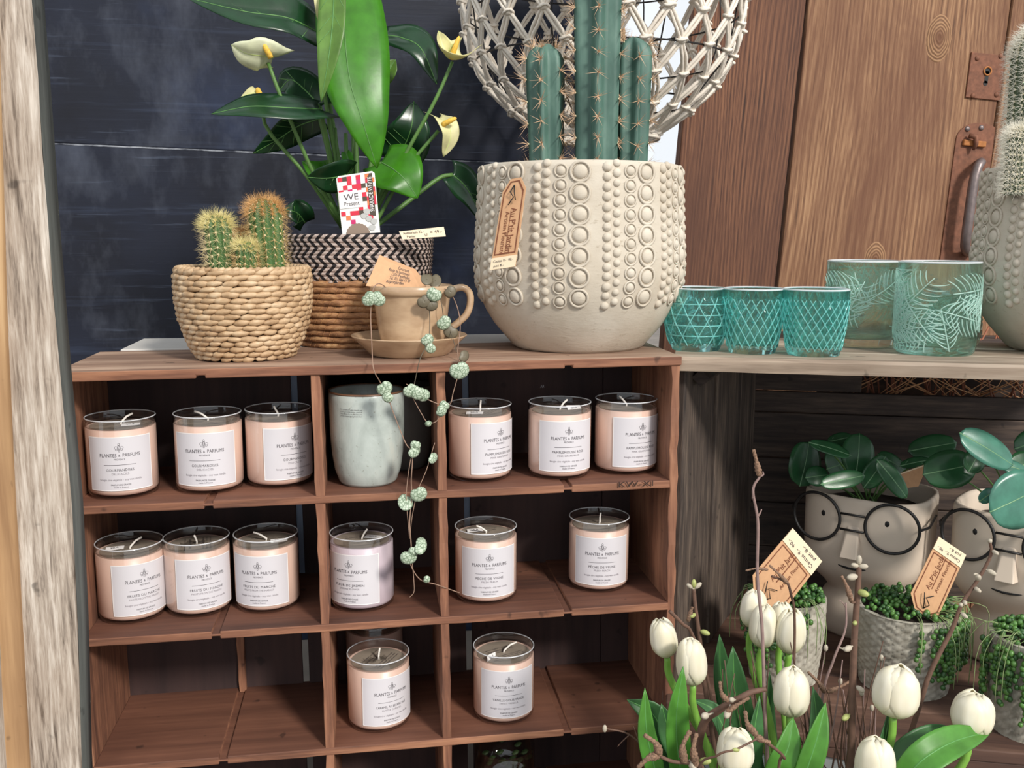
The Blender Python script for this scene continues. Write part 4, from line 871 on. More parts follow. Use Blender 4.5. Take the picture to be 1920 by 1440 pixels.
# ================================================================ macrame pendant lamp
YL = .46; lc = at(1129, 20, YL); 
M['rope'] = plain('cotton_rope', rgb(226,216,202), .85, .1, 220, .5); M['wire'] = plain('black_wire', rgb(30,28,28), .5, .1)
lm = thing('macrame_lampshade', 'white knotted macrame pendant lampshade behind the tall cactus', 'lampshade', (lc[0], YL, .322))
lz = [0,.012,.035,.06,.09,.13,.17,.21,.26,.31,.36,.40]; lr = [.098,.118,.150,.178,.203,.222,.231,.2345,.231,.215,.178,.12]
lrad = lambda z: float(np.interp(z, lz, lr)); NK = 23; rowsz = [.0,.035,.075,.118,.162,.206,.250,.294,.338,.385]
mb = MB(); kn = MB()
def lp_(q, z, o=0): r = lrad(z)+o; return V(r*math.cos(q), r*math.sin(q), z)
for j in range(len(rowsz)):
    for i in range(NK):
        q = 2*PI*(i+.5*(j % 2))/NK; p = lp_(q, rowsz[j], .001); out = V(math.cos(q), math.sin(q), 0); S = V(-math.sin(q), math.cos(q), 0); s_ = .0075 if j else .006
        kn.ell(p, [S*s_*1.05, V(0,0,1)*s_*.8, out*s_*.8], 8, 6); kn.tube([p+S*s_*1.15*math.cos(a)+out*s_*.9*math.sin(a)+V(0,0,.002*math.sin(2*a)) for a in (2*PI*k/10 for k in range(10))], .0023, 5, close=True)
        if j < len(rowsz)-1:
            for sg in (-1, 1):
                q2 = q+sg*PI/NK
                for off in (-.0038, .0038):
                    pts = []
                    for k in range(5):
                        a = k/4; qq = q+(q2-q)*a; z = rowsz[j]+(rowsz[j+1]-rowsz[j])*a; bow = math.sin(PI*a); rr = lrad(z); pts.append(lp_(qq+off*(.5+.3*bow)/rr, z+off*.35*sg*-1*bow, .0005+rnd.uniform(-.001,.001)))
                    mb.tube(pts, .0030, 5, False)
for a0 in range(3): mb.tube([lp_(2*PI*k/60, -.001-.004*a0*.8, .001) for k in range(60)], .0034, 5, close=True)
stuff(mb.build('rope_net', M['rope'], lm)); stuff(kn.build('knots', M['rope'], lm))
for z in (.05,.118,.19,.26,.385): MB().tube([((lrad(z)-.006)*math.cos(2*PI*k/60), (lrad(z)-.006)*math.sin(2*PI*k/60), z) for k in range(60)], .0016, 5, close=True).build('wire_ring', M['wire'], lm)
for i in range(8): q = 2*PI*i/8+.2; MB().tube([lp_(q, z, -.007) for z in (.012,.05,.1,.15,.2,.25,.3,.35,.385)], .0013, 5).build('wire_rib', M['wire'], lm)
MB().tube([(0,0,.385),(0,0,.5),(0,0,.72)], .003, 6).build('cord', M['wire'], lm); MB().lathe([(.001,.30),(.018,.305),(.02,.33),(.02,.385),(.121,.386),(.121,.389),(.001,.389)], 24).build('socket_plate', M['wire'], lm)
struct(MB().box(-1.2,2.4,.40,.52,1.042,1.12).build('trim_2', M['old_dark_h'], None, False))
# ================================================================ dark crate at the right
CO = np.array([.748, .006, 0.0]); CA = -math.atan(.334)
cu_, cv_ = np.array([math.cos(CA), math.sin(CA), 0]), np.array([-math.sin(CA), math.cos(CA), 0])
def CP(u, v, z): return CO+cu_*u+cv_*v+np.array([0,0,z])
def cloc(P): d = np.asarray(P)-CO; return float(d@cu_), float(d@cv_)
cr = thing('wooden_crate', 'dark old wooden crate standing open beside the candle shelf', 'crate', CP(0,0,FLOOR), CA)
LB_, BZ = .66, -.46-FLOOR                            # bottom shelf level in crate-local z (0 = floor)
TZ = -FLOOR
def cbox(name, x0, x1, y0, y1, z0, z1, mat, j=.0): return bevel(MB().box(x0,x1,y0,y1,z0,z1).build(name, M[mat], cr, False), .0018)
for k, (y0, y1) in enumerate(((-.004,.074),(.083,.165),(.174,.262))):   # planks of the top
    n = 16; mb = MB(); x0, x1 = (.004 if k else -.006), LB_; zt = TZ-(.0 if k == 0 else .001)
    th = .0185 if k == 0 else .012
    rows = []
    for i in range(n+1):
        x = x0+(x1-x0)*i/n; jy = rnd.uniform(-.0012,.0012); rows.append([(x,y0+jy,zt-th),(x,y0+jy-.0008,zt-.004),(x,y0+.003,zt),(x,y1,zt),(x,y1,zt-th)])
    mb.grid([r+[r[0]] for r in rows]); mb.add(rows[0],[(0,1,2,3,4)]); mb.add(rows[-1],[(4,3,2,1,0)]); mb.build('top_plank', M['grey_plank'], cr, False, 40)
for (z0, z1) in ((.004,.10),(.108,.20)): cbox('side_plank', .004, .016, .012, .255, z0, z1, 'old_dark_h')
Fx, Fy = cloc((.762,.022,0)); Bx, By = cloc((1.0,.36,0)); sdx, sdy = Bx-Fx, By-Fy; sl_ = math.hypot(sdx, sdy); snx, sny = sdy/sl_, -sdx/sl_
for (a, b, o_) in ((.0,.36,.0),(.365,.72,.004),(.725,1.0,.001)):      # flared left side, three upright planks
    p0 = (Fx+sdx*a, Fy+sdy*a); p1 = (Fx+sdx*b, Fy+sdy*b); q0 = [(p[0]+snx*o_, p[1]+sny*o_) for p in (p0, p1)]; q1 = [(p[0]-snx*.012, p[1]-sny*.012) for p in (p1, p0)]
    zs_ = [(BZ, TZ-.022)]; mb = MB(); mb.add([(x,y,z) for z in zs_[0] for x, y in q0+q1], [(3,2,1,0),(4,5,6,7),(0,1,5,4),(1,2,6,5),(2,3,7,6),(3,0,4,7)]); bevel(mb.build('side_plank', M['old_dark'], cr, False), .002)
mb = MB(); mb.tube([(Fx+.02,Fy+.03,TZ-.035),(Bx*.8+Fx*.2,By*.8+Fy*.2,TZ-.028)], [.012,.012], 4); mb.build('brace', M['old_dark_h'], cr, False)
for (z0, z1) in ((BZ,BZ+.078),(BZ+.0795,BZ+.157),(BZ+.1585,BZ+.236),(BZ+.2375,BZ+.315),(BZ+.3165,BZ+.352),(BZ+.404,BZ+.438)): cbox('back_plank', Bx-.002, LB_, By+rnd.uniform(-.002,.002), By+.012, z0, z1, 'old_dark_h')
cbox('back_plank', Bx-.002, .30, By+.001, By+.012, BZ+.3535, BZ+.4025, 'old_dark_h')
cbox('added_dark_backing', .25, LB_, By+.16, By+.17, BZ+.32, TZ-.022, 'old_dark_h')  # added board that keeps the gap behind the wires dark
cbox('added_light_block', .004, LB_,   .255, By+.17, TZ-.032, TZ-.022, 'old_dark_h')  # added out of sight to stop light leaking in behind the top planks
for (y0, y1) in ((-.085,-.002),(.0,.088),(.090,.178),(.180,.27),(.272,.36)): cbox('floor_plank', -.01 if y0 >= 0 else -.004, LB_, y0, y1, BZ-.016, BZ, 'brown_plank')
cbox('front_board', -.004, LB_, -.083, -.068, 0.0, BZ-.016, 'brown_plank'); cbox('side_board', -.004, .010, -.068, -.004, 0, BZ-.016, 'brown_plank')
# coppery wire bundle behind the gap in the back of the crate
M['copper'] = plain('copper_wire', rgb(224,172,124), .35, .2, 60, Metallic=.3); M['red_twig'] = plain('red_twig', rgb(150,92,66), .5, .15)
gb = CP(.50,By+.085,-.085); wb_ = thing('wire_bundle', 'tangle of copper wires and twigs behind the crate gap', 'wire', (gb[0],gb[1],FLOOR), CA); zc = gb[2]-FLOOR
mb = MB(); wr = random.Random(3)
for k in range(60):
    x = wr.uniform(-.22,.24); dx = wr.choice((-1,1))*wr.uniform(.06,.14); mb.tube([(x-dx,wr.uniform(-.06,.04),zc-.06),(x,wr.uniform(-.065,.03),zc+wr.uniform(-.01,.01)),(x+dx,wr.uniform(-.06,.04),zc+.06)], .0008, 4)
stuff(mb.build('wires', M['copper'], wb_)); mb = MB()
for k in range(40):
    x = wr.uniform(-.2,.22); mb.tube([(x,wr.uniform(-.03,.05),0),(x+wr.uniform(-.03,.03),wr.uniform(-.03,.05),zc-.05),(x+wr.uniform(-.05,.05),wr.uniform(-.02,.05),zc+.085)], .0016, 5)
stuff(mb.build('twigs', M['red_twig'], wb_))
# ================================================================ glasses on the crate
def tglass(name, c, tr=.22):
    t = NT(name); t.t.nodes.remove(t.b); g = t.n('ShaderNodeBsdfGlass'); g.inputs['Color'].default_value = c; g.inputs['Roughness'].default_value = .015; g.inputs['IOR'].default_value = 1.42
    tp = t.n('ShaderNodeBsdfTransparent'); tp.inputs[0].default_value = c; mx = t.n('ShaderNodeMixShader'); mx.inputs[0].default_value = tr; t.l(g.outputs[0], mx.inputs[1]); t.l(tp.outputs[0], mx.inputs[2])
    t.l(mx.outputs[0], t.out.inputs[0]); return t.mat
M['teal_glass'] = tglass('teal_glass', (.73,.975,.965,1), .3); M['aqua_glass'] = tglass('aqua_glass', (.87,.98,.955,1), .35)
def on_crate(u, vb, r):
    p = atz(u, vb, 0.0); d = nrm(np.array([p[0]-CAM[0], p[1]-CAM[1], 0])); c = p+d*r; return V(c[0], c[1], 0.0)
def glass(label, u, vb, prof, pat, mat, nq=192, nz=64, name='glass_tumbler', th=.003, group='glasses on the crate', rot=0, ang0=0):
    rb = prof[0][0]; c = on_crate(u, vb, rb); rt = thing(name, label, 'glass', c, rot, group); rf = catmap(prof); h = prof[-1][1]
    mb = MB(); rows = []
    for i in range(nz+1):
        z = h*i/nz; r = rf(z); rows.append([((r+pat(2*PI*j/nq, z/h))*math.cos(2*PI*j/nq), (r+pat(2*PI*j/nq, z/h))*math.sin(2*PI*j/nq), z) for j in range(nq)])
    mb.grid(rows, 0, True); n2 = 48
    inner = [(rf(h)-.0008,h+.0008),(rf(h)-.0022,h+.0008),(rf(h)-th,h-.001)]+[(rf(h*(1-k/6))-th, max(.012,h*(1-k/6))) for k in range(1,6)]+[(rf(.012)-th-.002,.011),(.001,.010)]
    mb.lathe(inner, n2); mb.disc(rf(0), 0.0003, nq, False); mb.build('bowl', mat, rt)
    MB().tube([((rf(h)-.0012)*math.cos(2*PI*k/64), (rf(h)-.0012)*math.sin(2*PI*k/64), h+.0006) for k in range(64)], .0014, 6, close=True).build('lip', M['lip'], rt)
    return rt
def ridge_mat(name, c, a):
    t = NT(name); t.base(c); t.set(Roughness=.08, Alpha=a); t.b.inputs['Coat Weight'].default_value = .5; return t.mat
M['teal_ridge'] = ridge_mat('teal_ridge', (.30,.80,.76,1), .34); M['aqua_ridge'] = ridge_mat('aqua_ridge', (.62,.90,.80,1), .36)
def ridges(rt, prof, lines, mat, r=.0007, off=.0012):
    rf = catmap(prof); h = prof[-1][1]; mb = MB()
    for L in lines:
        pts = [((rf(t*h)+off)*math.cos(q), (rf(t*h)+off)*math.sin(q), t*h) for q, t in L]; k = len(pts); mb.tube(pts, [r*(.5+.5*math.sin(PI*(i+.5)/k)) if k < 9 else r for i in range(k)], 5, True)
    mb.build('ridges', M[mat], rt)
def diag_lines(nA, nZ, t0=.09, t1=.86, n=14):
    return [[(2*PI*(k-sg*t*nZ)/nA, t) for t in (t0+(t1-t0)*i/n for i in range(n+1))] for k in range(nA) for sg in (-1, 1)]
def ring_lines(ts): return [[(2*PI*i/48, t) for i in range(49)] for t in ts]
def fern_lines(ferns):
    out = []
    for (q0, t0, a, s_) in ferns:
        def P(X, Y): x = (X*math.cos(a)-Y*math.sin(a))*s_; y = (X*math.sin(a)+Y*math.cos(a))*s_; return (q0+x/.45, min(.92, max(.04, t0+y/1.05)))
        out.append([P(-.9+.18*i, 0) for i in range(11)])
        for k in range(8):
            X0 = -.75+.2*k
            for sg in (-1, 1): w = .62*math.sqrt(max(.05, 1-X0*X0)); out.append([P(X0+.34*u*u+.06*u, sg*w*u) for u in (.12,.3,.5,.7,.88,1.0)])
    return out
def band(t, a=.06, b=.88): return max(0., min(1., (t-a)/.04))*max(0., min(1., (b-t)/.04))
def diamonds(nA, nZ, amp):
    def f(q, t):
        a = (q*nA/(2*PI)+t*nZ) % 1.0; b = (q*nA/(2*PI)-t*nZ) % 1.0; return amp*band(t)*(min(a,1-a)+min(b,1-b)-.5)*1.6
    return f
def stars(nA, nZ, amp):
    def f(q, t):
        x = q*nA/(2*PI); y = t*nZ; a = x % 1.0; b = (x*.5+y*.87) % 1.0; d = (x*.5-y*.87) % 1.0
        e = min(min(a,1-a)*.9, min(b,1-b), min(d,1-d)); s_ = y % 1.0; return amp*band(t)*(min(e*3.2,.6)-.3-.25*math.exp(-(min(s_,1-s_)/.06)**2))
    return f
tp_ = [(.0315,0),(.0325,.002),(.034,.010),(.0385,.030),(.0405,.050),(.0412,.068),(.0412,.082)]
g_ = glass('teal tumbler with a star-cut pattern, nearest the bead planter', 1304, 660, [(.0310,0),(.033,.003),(.0385,.018),(.0425,.036),(.0425,.05),(.0400,.066),(.0378,.083)], stars(14, 5, .0030), M['teal_glass'])
ridges(g_, [(.0310,0),(.033,.003),(.0385,.018),(.0425,.036),(.0425,.05),(.0400,.066),(.0378,.083)], diag_lines(12, 2.0, .10, .88)+ring_lines((.26,.43,.60,.77)), 'teal_ridge', .00085, .0010)
g_ = glass('teal tumbler with a narrow diamond pattern, middle of three', 1409, 665, [(.030,0),(.031,.002),(.033,.012),(.0365,.035),(.0385,.06),(.0396,.084)], diamonds(20, 4, .0028), M['teal_glass'])
ridges(g_, [(.030,0),(.031,.002),(.033,.012),(.0365,.035),(.0385,.06),(.0396,.084)], diag_lines(20, 4), 'teal_ridge', .0007, .0008)
g_ = glass('teal tumbler with a small diamond pattern, rightmost of three', 1524, 670, [(.0325,0),(.0335,.002),(.0355,.012),(.039,.035),(.0412,.06),(.0424,.085)], diamonds(24, 5, .0024), M['teal_glass'])
ridges(g_, [(.0325,0),(.0335,.002),(.0355,.012),(.039,.035),(.0412,.06),(.0424,.085)], diag_lines(24, 5), 'teal_ridge', .0006, .0007)
fr_ = random.Random(11); ferns = [(fr_.uniform(0,2*PI), fr_.uniform(.12,.82), fr_.uniform(0,2*PI), fr_.uniform(.26,.38)) for _ in range(26)]
def leafy(q, t):
    v = 0.
    for (q0, t0, a, s_) in ferns:
        dq = (q-q0+PI) % (2*PI)-PI; x = dq*.45; y = (t-t0)*1.05
        X = (x*math.cos(a)+y*math.sin(a))/s_; Y = (-x*math.sin(a)+y*math.cos(a))/s_
        if abs(X) < 1 and abs(Y) < .75:
            env = 1-X*X-(Y/.72)**2
            if env > 0:
                w = math.sin(17*(X-.55*abs(Y))); v = max(v, (.35+.65*max(0,w))*min(1, env*3)*(1-.9*math.exp(-(Y/.035)**2)))
    return .0020*v*max(0,min(1,(.9-t)/.03))*max(0,min(1,(t-.05)/.03))
lp2 = [(.046,0),(.0485,.003),(.0500,.010),(.0505,.03),(.0505,.118)]
g_ = glass('large clear aqua vase embossed with monstera leaves, left one behind', 1612, 652, lp2, leafy, M['aqua_glass'], 240, 100, 'glass_vase', .0028, 'embossed leaf vases', .8); ridges(g_, lp2, fern_lines(ferns), 'aqua_ridge', .0009, .0016)
g_ = glass('large clear aqua vase embossed with monstera leaves, in front', 1750, 668, [(r*1.02, z*1.015) for r, z in lp2], leafy, M['aqua_glass'], 240, 100, 'glass_vase', .0028, 'embossed leaf vases', 2.4); ridges(g_, [(r*1.02, z*1.015) for r, z in lp2], fern_lines(ferns), 'aqua_ridge', .0009, .0016)
glass('aqua leaf vase mostly hidden behind the right bead planter', 1796, 640, [(r*.80, z*.62) for r, z in lp2], leafy, M['aqua_glass'], 200, 80, 'glass_vase', .0028, 'embossed leaf vases', 4.0).location = (1.182, .098, 0)
# second planter with woolly cactus
c4 = on_crate(2021, 668, .088); planter('pale concrete bead planter at the right edge on the crate', c4, .9)
M['wool_tan'] = plain('tan_wool_spine', rgb(226,192,150), .6, .08)
M['wool'] = plain('white_wool_spine', rgb(244,238,222), .6, .05); M['cact_dark'] = plain('cactus_dark', rgb(70,84,56), .6, .2, 60)
for (ub, ut, vt, w, dy, lab) in ((1946,1948,34,122,.01,'tall woolly cactus with white spines at the right edge'),(1906,1903,236,44,-.035,'small woolly cactus offset beside the tall woolly one')):
    Y = c4[1]+dy; b = at(ub, 345, Y); z0 = c4[2]+.207; tp = at(ut, vt, Y); h = tp[2]-z0; R = w/2/1340
    ct = thing('woolly_cactus', lab, 'cactus', (b[0],Y,z0), 0, 'woolly cacti'); cactus_column(ct, (0,0,0), h, R, 20, .10, (M['cact_dark'], M['wool'], M['areole']), .0075, .016, 10, 1.2, (0,0), .00030, top_dense=1.3)
# ================================================================ face pots with pilea
M['facepot'] = plain('matte_ceramic', rgb(212,196,178), .7, .04, 16); M['pilea'] = leafmat('pilea_leaf', rgb(44,92,56), rgb(70,140,60), .3, .12); M['pilea_b'] = leafmat('pilea_blue', rgb(70,122,104), rgb(80,150,90), .28, .1)
M['pil_vein'] = plain('pilea_vein', rgb(110,150,110), .4, .05)
def face_pot(label, uc, v_rim, v_base, yaw, crate_v, wid, tilt=0):
    d = at(uc, v_base, .1); x = None
    # solve depth so that the pot stands at crate_v behind the front edge
    Y = .1
    for _ in range(30):
        P = at(uc, v_rim, Y); e = cloc(P)[1]-crate_v; Y -= e*.8
    P = at(uc, v_rim, Y); base = np.array([P[0], P[1], -.46]); H_ = P[2]+.46; sc_ = wid
    rt = thing('face_pot', label, 'flower pot', base, yaw, 'face pots'); R = wid/2
    prof = [(.40,0),(.76,.0),(.80,.02),(.81,.08),(.78,.16),(.70,.24),(.62,.29),(.60,.32),(.66,.355),(.80,.41),(.91,.47),(.965,.54),(.985,.64),(.99,.80),(.995,.97),(.98,1.0),(.93,1.0),(.90,.97),(.88,.85)]
    mb = MB(); n = 56; rows = []
    for r, z in prof:
        row = []
        for j in range(n):
            q = 2*PI*j/n; e = .80 if z > .3 else 1.0; cx, sy = math.cos(q), math.sin(q); p_ = 3.2 if z > .3 else 2.0; k = (abs(cx)**p_+abs(sy)**p_)**(-1/p_)
            row.append((R*r*cx*k, R*r*sy*k*.86, H_*z))
        rows.append(row)
    mb.grid(rows, 0, True); mb.build('pot_body', M['facepot'], rt)
    def front(z): r = float(np.interp(z, [p[1] for p in prof[:16]], [p[0] for p in prof[:16]])); return -R*r*.86
    zn0, zn1 = .60, .84; w = R*.155; mb = MB(); y0 = front(.68)+.004
    mb.add([(-w*1.05,y0,H_*zn0),(w*1.05,y0,H_*zn0),(w*.75,y0,H_*zn1),(-w*.75,y0,H_*zn1),(-w*.9,y0-R*.26,H_*(zn0+.012)),(w*.9,y0-R*.26,H_*(zn0+.012)),(w*.42,y0-R*.02,H_*zn1),(-w*.42,y0-R*.02,H_*zn1)],
           [(4,5,6,7),(0,1,5,4),(1,2,6,5),(3,0,4,7),(2,3,7,6)]); o = mb.build('nose', M['facepot'], rt, False); bevel(o, .003, 3, 20)
    for sx_ in (-1, 1): MB().ell((sx_*R*.50, front(.69)+.0035 if False else -R*.985*.86*(1-(.50)**3.2)**(1/3.2)+.0005, H_*.865), [(.0042,0,0),(0,.0018,0),(0,0,.0050)], 12, 6).build('eye', M['black'], rt)
    mb = MB(); mb.tube([(R*.27*a, front(.525)-.0022+.004*a*a, H_*(.52+.012*a*a)) for a in (-1,-.6,-.2,.2,.6,1)], [.0004,.0012,.0016,.0016,.0012,.0004], 6); mb.build('mouth', M['black'], rt)
    mb = MB(); yg = -R*.86-.006; rg = R*.40; zg = H_*.845
    for sx_ in (-1, 1): mb.tube([(sx_*R*.60+rg*math.cos(2*PI*k/40), yg+ (.010*abs(sx_*.6+.43*math.cos(2*PI*k/40))**2), zg+rg*.98*math.sin(2*PI*k/40)) for k in range(40)], .0024, 7, close=True)
    for dz in (.012,-.012): mb.tube([(-R*.19,yg,zg+dz),(R*.19,yg,zg+dz)], .0018, 6)
    for sx_ in (-1, 1): mb.tube([(sx_*R*1.02,yg+.010,zg+.004),(sx_*R*1.09,yg+.03,zg+.005),(sx_*R*1.06,yg+.075,zg+.012)], .0018, 6)
    mb.build('spectacles', M['wire'], rt)
    MB().lathe([(.001,.0),(R*.8,-.004)], 24, (0,0,H_*.9)).build('soil', M['soil'], rt)
    return rt, base, H_, Y
f1_, b1_, h1_, y1_ = face_pot('grey face pot with black spectacles turned to the left', 1635, 915, 1255, -.80, .275, .186)
f2_, b2_, h2_, y2_ = face_pot('grey face pot with spectacles cut by the right edge', 1925, 948, 1290, -.86, .205, .184)
def pilea(label, org, leaves):
    O2 = np.asarray(org, float); rt = thing('pilea', label, 'plant', O2, 0, 'pilea plants')
    for (u, v, w, h, rot, Y, nx, nz, kind) in leaves:
        c = at(u, v, Y)-O2; S0 = V(math.cos(rot), 0, math.sin(rot)); sc_ = 1/1340.; nn = nrm(V(nx,-1,nz)); L = V(math.cos(rot), 0, math.sin(rot)); L = nrm(L-nn*np.dot(L, nn)); a = c-L*w*sc_; b = c+L*w*sc_
        leaf('leaf', [a, c+nn*.002, b], h*sc_, h*sc_, nn, [M['pilea_b' if kind else 'pilea'], M['pil_vein']], rt, W_ROUND, .12, 0, 14, 4, .12, .0007, .03, 3, .001)
        MB().tube(crv([V(0,0,-.01)+V(rnd.uniform(-.015,.015),rnd.uniform(-.015,.015),0), (c+V(0,0,.0))*.55+V(0,.005,.0), c-nn*.002], 8), .0014, 5).build('petiole', M['petiole'], rt)
    return rt
ya = y1_-.03
pilea('round-leaved pilea growing in the left face pot', b1_+V(0,0,h1_*.9), [
    (1508,870,48,44,1.2,ya+.06,.3,.2,0),(1556,842,44,16,-.45,ya-.02,.1,.9,0),(1608,852,44,36,1.4,ya+.02,0,.3,0),(1573,872,26,42,.3,ya+.02,-.3,.3,0),(1580,900,48,18,.18,ya-.05,0,.6,0),(1672,898,48,20,-.95,ya-.06,.1,.3,0),
    (1640,885,40,24,.9,ya-.01,0,.2,0),(1748,838,52,26,.12,ya+.03,-.2,.5,0),(1716,868,36,12,.2,ya+.0,0,.8,0),(1575,824,30,14,.2,ya+.06,0,.6,0),(1672,868,36,20,-.6,ya+.03,.2,.6,0),(1532,893,26,22,.1,ya+.03,0,.5,0)])
yb = y2_-.03
pilea('round-leaved pilea growing in the right face pot', b2_+V(0,0,h2_*.9), [
    (1849,842,56,30,-.62,yb-.06,.1,.5,1),(1905,936,58,52,.35,yb-.09,.1,.15,1),(1918,872,30,26,.2,yb-.04,.1,.4,0),(1780,880,52,38,.15,yb+.05,-.2,.4,0),(1900,878,26,14,-.4,yb-.05,0,.7,1),(1850,930,20,12,.6,yb-.05,0,.6,1),(1935,830,40,26,.3,yb,0,.4,0),(1825,865,24,22,1.0,yb+.02,0,.4,0)])
MB  # small tag between the pots
k0 = np.array(at(1725,885,ya-.02)); kt = thing('gift_tag', 'small kraft tag stuck in the left face pot', 'tag', k0, 0, 'shop tags'); fk = qmap(at(1686,888,ya-.02)-k0, at(1742,868,ya-.02)-k0, at(1722,912,ya-.02)-k0, at(1694,916,ya-.02)-k0); card('paper', kt, fk, [(0,0),(1,0),(1,1),(0,1)][::-1], M['kraft'])
mb = MB(); mb.add([fk(0,0),fk(1,0),fk(1,.07),fk(0,.07)][::-1], [(0,1,2,3)]); mb.build('edge', M['kraft_edge'], kt, False)
# ================================================================ string of pearls pots
t = NT('rough_concrete'); n1 = t.noise(t.coords(), 70, 4); t.base(t.ramp(n1, [(.3, rgb(140,134,120)), (.7, rgb(182,176,162))])); t.set(Roughness=.9); t.bump(n1, .5, .002); M['rough'] = t.mat
M['pearl'] = plain('pearl_green', rgb(82,124,58), .35, .2, 90); M['pearl2'] = plain('pearl_dark', rgb(52,88,44), .4, .2, 90); M['tendril'] = plain('tendril', rgb(128,146,96), .6, .1)
def pearls(label, plabel, u, vb, r, h, side, trail, pat):
    P = atz(u, vb, -.46); d = nrm(np.array([P[0]-CAM[0], P[1]-CAM[1], 0])); c = P+d*r*.85; c[2] = -.46
    rt = thing('textured_pot', plabel, 'flower pot', c, 0, 'textured concrete pots'); rf = lambda z: r*(.86+.14*min(1, z/h*1.6)); nq, nz = 150, 40; mb = MB(); rows = []
    for i in range(nz+1):
        z = h*i/nz; row = []
        for j in range(nq):
            q = 2*PI*j/nq; a = (q*18/(2*PI)+i*.26*(1 if pat else -.4)) % 1; b = (q*18/(2*PI)-i*.26) % 1; g_ = -.0030*max(math.exp(-(min(a,1-a)/.09)**2), math.exp(-(min(b,1-b)/.09)**2)); rr = rf(z)+g_; row.append((rr*math.cos(q), rr*math.sin(q), z))
        rows.append(row)
    mb.grid(rows, 0, True); mb.lathe([(r,h),(r-.003,h+.0012),(r-.007,h),(r-.008,h-.02)], 60); mb.disc(rf(0), 0.0004, 40, False); mb.build('pot_body', M['rough'], rt)
    MB().lathe([(.001,h-.006),(r-.008,h-.008)], 30).build('soil', M['soil'], rt)
    pt = thing('string_of_pearls', label, 'plant', c+V(0,0,h-.006), 0, 'string of pearls plants'); a_ = MB(); b_ = MB(); tn = MB(); R2 = random.Random(u)
    def pearl(x, y, z):
        s_ = R2.uniform(.0028,.0041); (a_ if R2.random() < .6 else b_).ell((x,y,z), [(s_,0,0),(0,s_,0),(0,0,s_*1.1)], 7, 5)
    for k in range(230):
        q, rr = R2.uniform(0,2*PI), (r-.003)*math.sqrt(R2.random()); pearl(rr*math.cos(q), rr*math.sin(q), .006+.010*(1-(rr/r)**2)+R2.uniform(-.003,.006))
    for k in range(trail):
        q = side+R2.gauss(0,.55); L = R2.uniform(.02, h*.8); x, y = (r+.003)*math.cos(q), (r+.003)*math.sin(q); pts = [(x*.7,y*.7,.010),(x*.98,y*.98,.010)]; z = .004; n = int(L/.0065)
        for i in range(n):
            z -= .0065; w = .0025+.002*R2.random(); qq = q+R2.uniform(-.06,.06); p = ((r+w)*math.cos(qq), (r+w)*math.sin(qq), z); pts.append(p); pearl(p[0]*1.03+R2.uniform(-.003,.003), p[1]*1.03, z+R2.uniform(-.002,.002))
        tn.tube(pts, .0005, 4)
    for k in range(14):
        q = side+R2.uniform(-1.2,1.2); x, y = r*math.cos(q), r*math.sin(q); e = R2.uniform(1.1,1.5); tn.tube(crv([(x*.6,y*.6,.01),(x*1.05,y*1.05,.012+R2.uniform(0,.012)),(x*e,y*e,R2.uniform(-.02,.012)),(x*e*1.02,y*e*1.02,R2.uniform(-.07,-.02))], 8), .0006, 4)
    stuff(a_.build('pearls', M['pearl'], pt)); stuff(b_.build('dark_pearls', M['pearl2'], pt)); tn.build('tendrils', M['tendril'], pt); return c
pearls('string of pearls trailing over the pot behind the tulip trio', 'round textured concrete pot behind the tight trio of tulips', 1466, 1292, .054, .118, -2.3, 26, True)
pearls('string of pearls spilling over the pot below the left face', 'round textured concrete pot below the left face pot', 1690, 1312, .068, .112, -1.05, 44, True)
pearls('string of pearls in the pot at the lower right edge', 'textured lattice pot at the lower right edge of the picture', 1932, 1398, .058, .124, -2.6, 20, False)
def P2(u, v, Y): return at(u, v, Y)
shop_tag('kraft tag leaning to the right behind the tulip trio', P2(1448,1172,-.035), P2(1400,1092,-.03), P2(1486,990,-.03), P2(1541,1052,-.035), .22)
shop_tag('kraft tag stuck upright in the pearls pot between the face pots', P2(1752,1172,-.06), P2(1700,1128,-.055), P2(1760,1006,-.055), P2(1811,1040,-.06), .18)

# ================================================================ tulips and twigs in the foreground
t = NT('tulip_petal'); n = t.noise(t.coords((1,1,.25)), 60, 3); sx = t.n('ShaderNodeSeparateXYZ'); t.l(t.coords(rand=False), sx.inputs[0])
col = t.ramp(n, [(.3, rgb(236,228,200)), (.7, rgb(250,245,228))]); col = t.mix(t.ramp(sx.outputs[2], [(.0,(.7,.7,.7,1)),(.018,(0,0,0,1))]), col, rgb(206,212,140))
t.base(col); t.set(Roughness=.45); tr = t.n('ShaderNodeBsdfTranslucent'); t.l(col, tr.inputs[0]); mx = t.n('ShaderNodeMixShader'); mx.inputs[0].default_value = .3
t.l(t.b.outputs[0], mx.inputs[1]); t.l(tr.outputs[0], mx.inputs[2]); t.l(mx.outputs[0], t.out.inputs[0]); M['petal'] = t.mat
TL = [leafmat('tulip_leaf', rgb(88,148,58), rgb(140,214,70), .42, .35), plain('tulip_vein', rgb(84,140,70), .5, .05)]
TD = [leafmat('tulip_leaf_deep', rgb(66,112,64), rgb(100,170,70), .42, .25), TL[1]]
M['tstem'] = plain('tulip_stem', rgb(118,166,66), .45, .1)
POT = at(1490, 1440, -.30); POT = np.array([POT[0], -.30, FLOOR])
pp = thing('zinc_planter', 'planter box below the tulips', 'planter', POT)
MB().lathe([(.001,.001),(.13,.001),(.135,.01),(.16,.19),(.165,.2),(.158,.2),(.13,.02),(.001,.015)], 40, fr=lambda r, z, q: r*(1+.25*abs(math.cos(q)))).build('pot_body', plain('zinc', rgb(120,122,120), .5, .1, 30, Metallic=.4), pp)
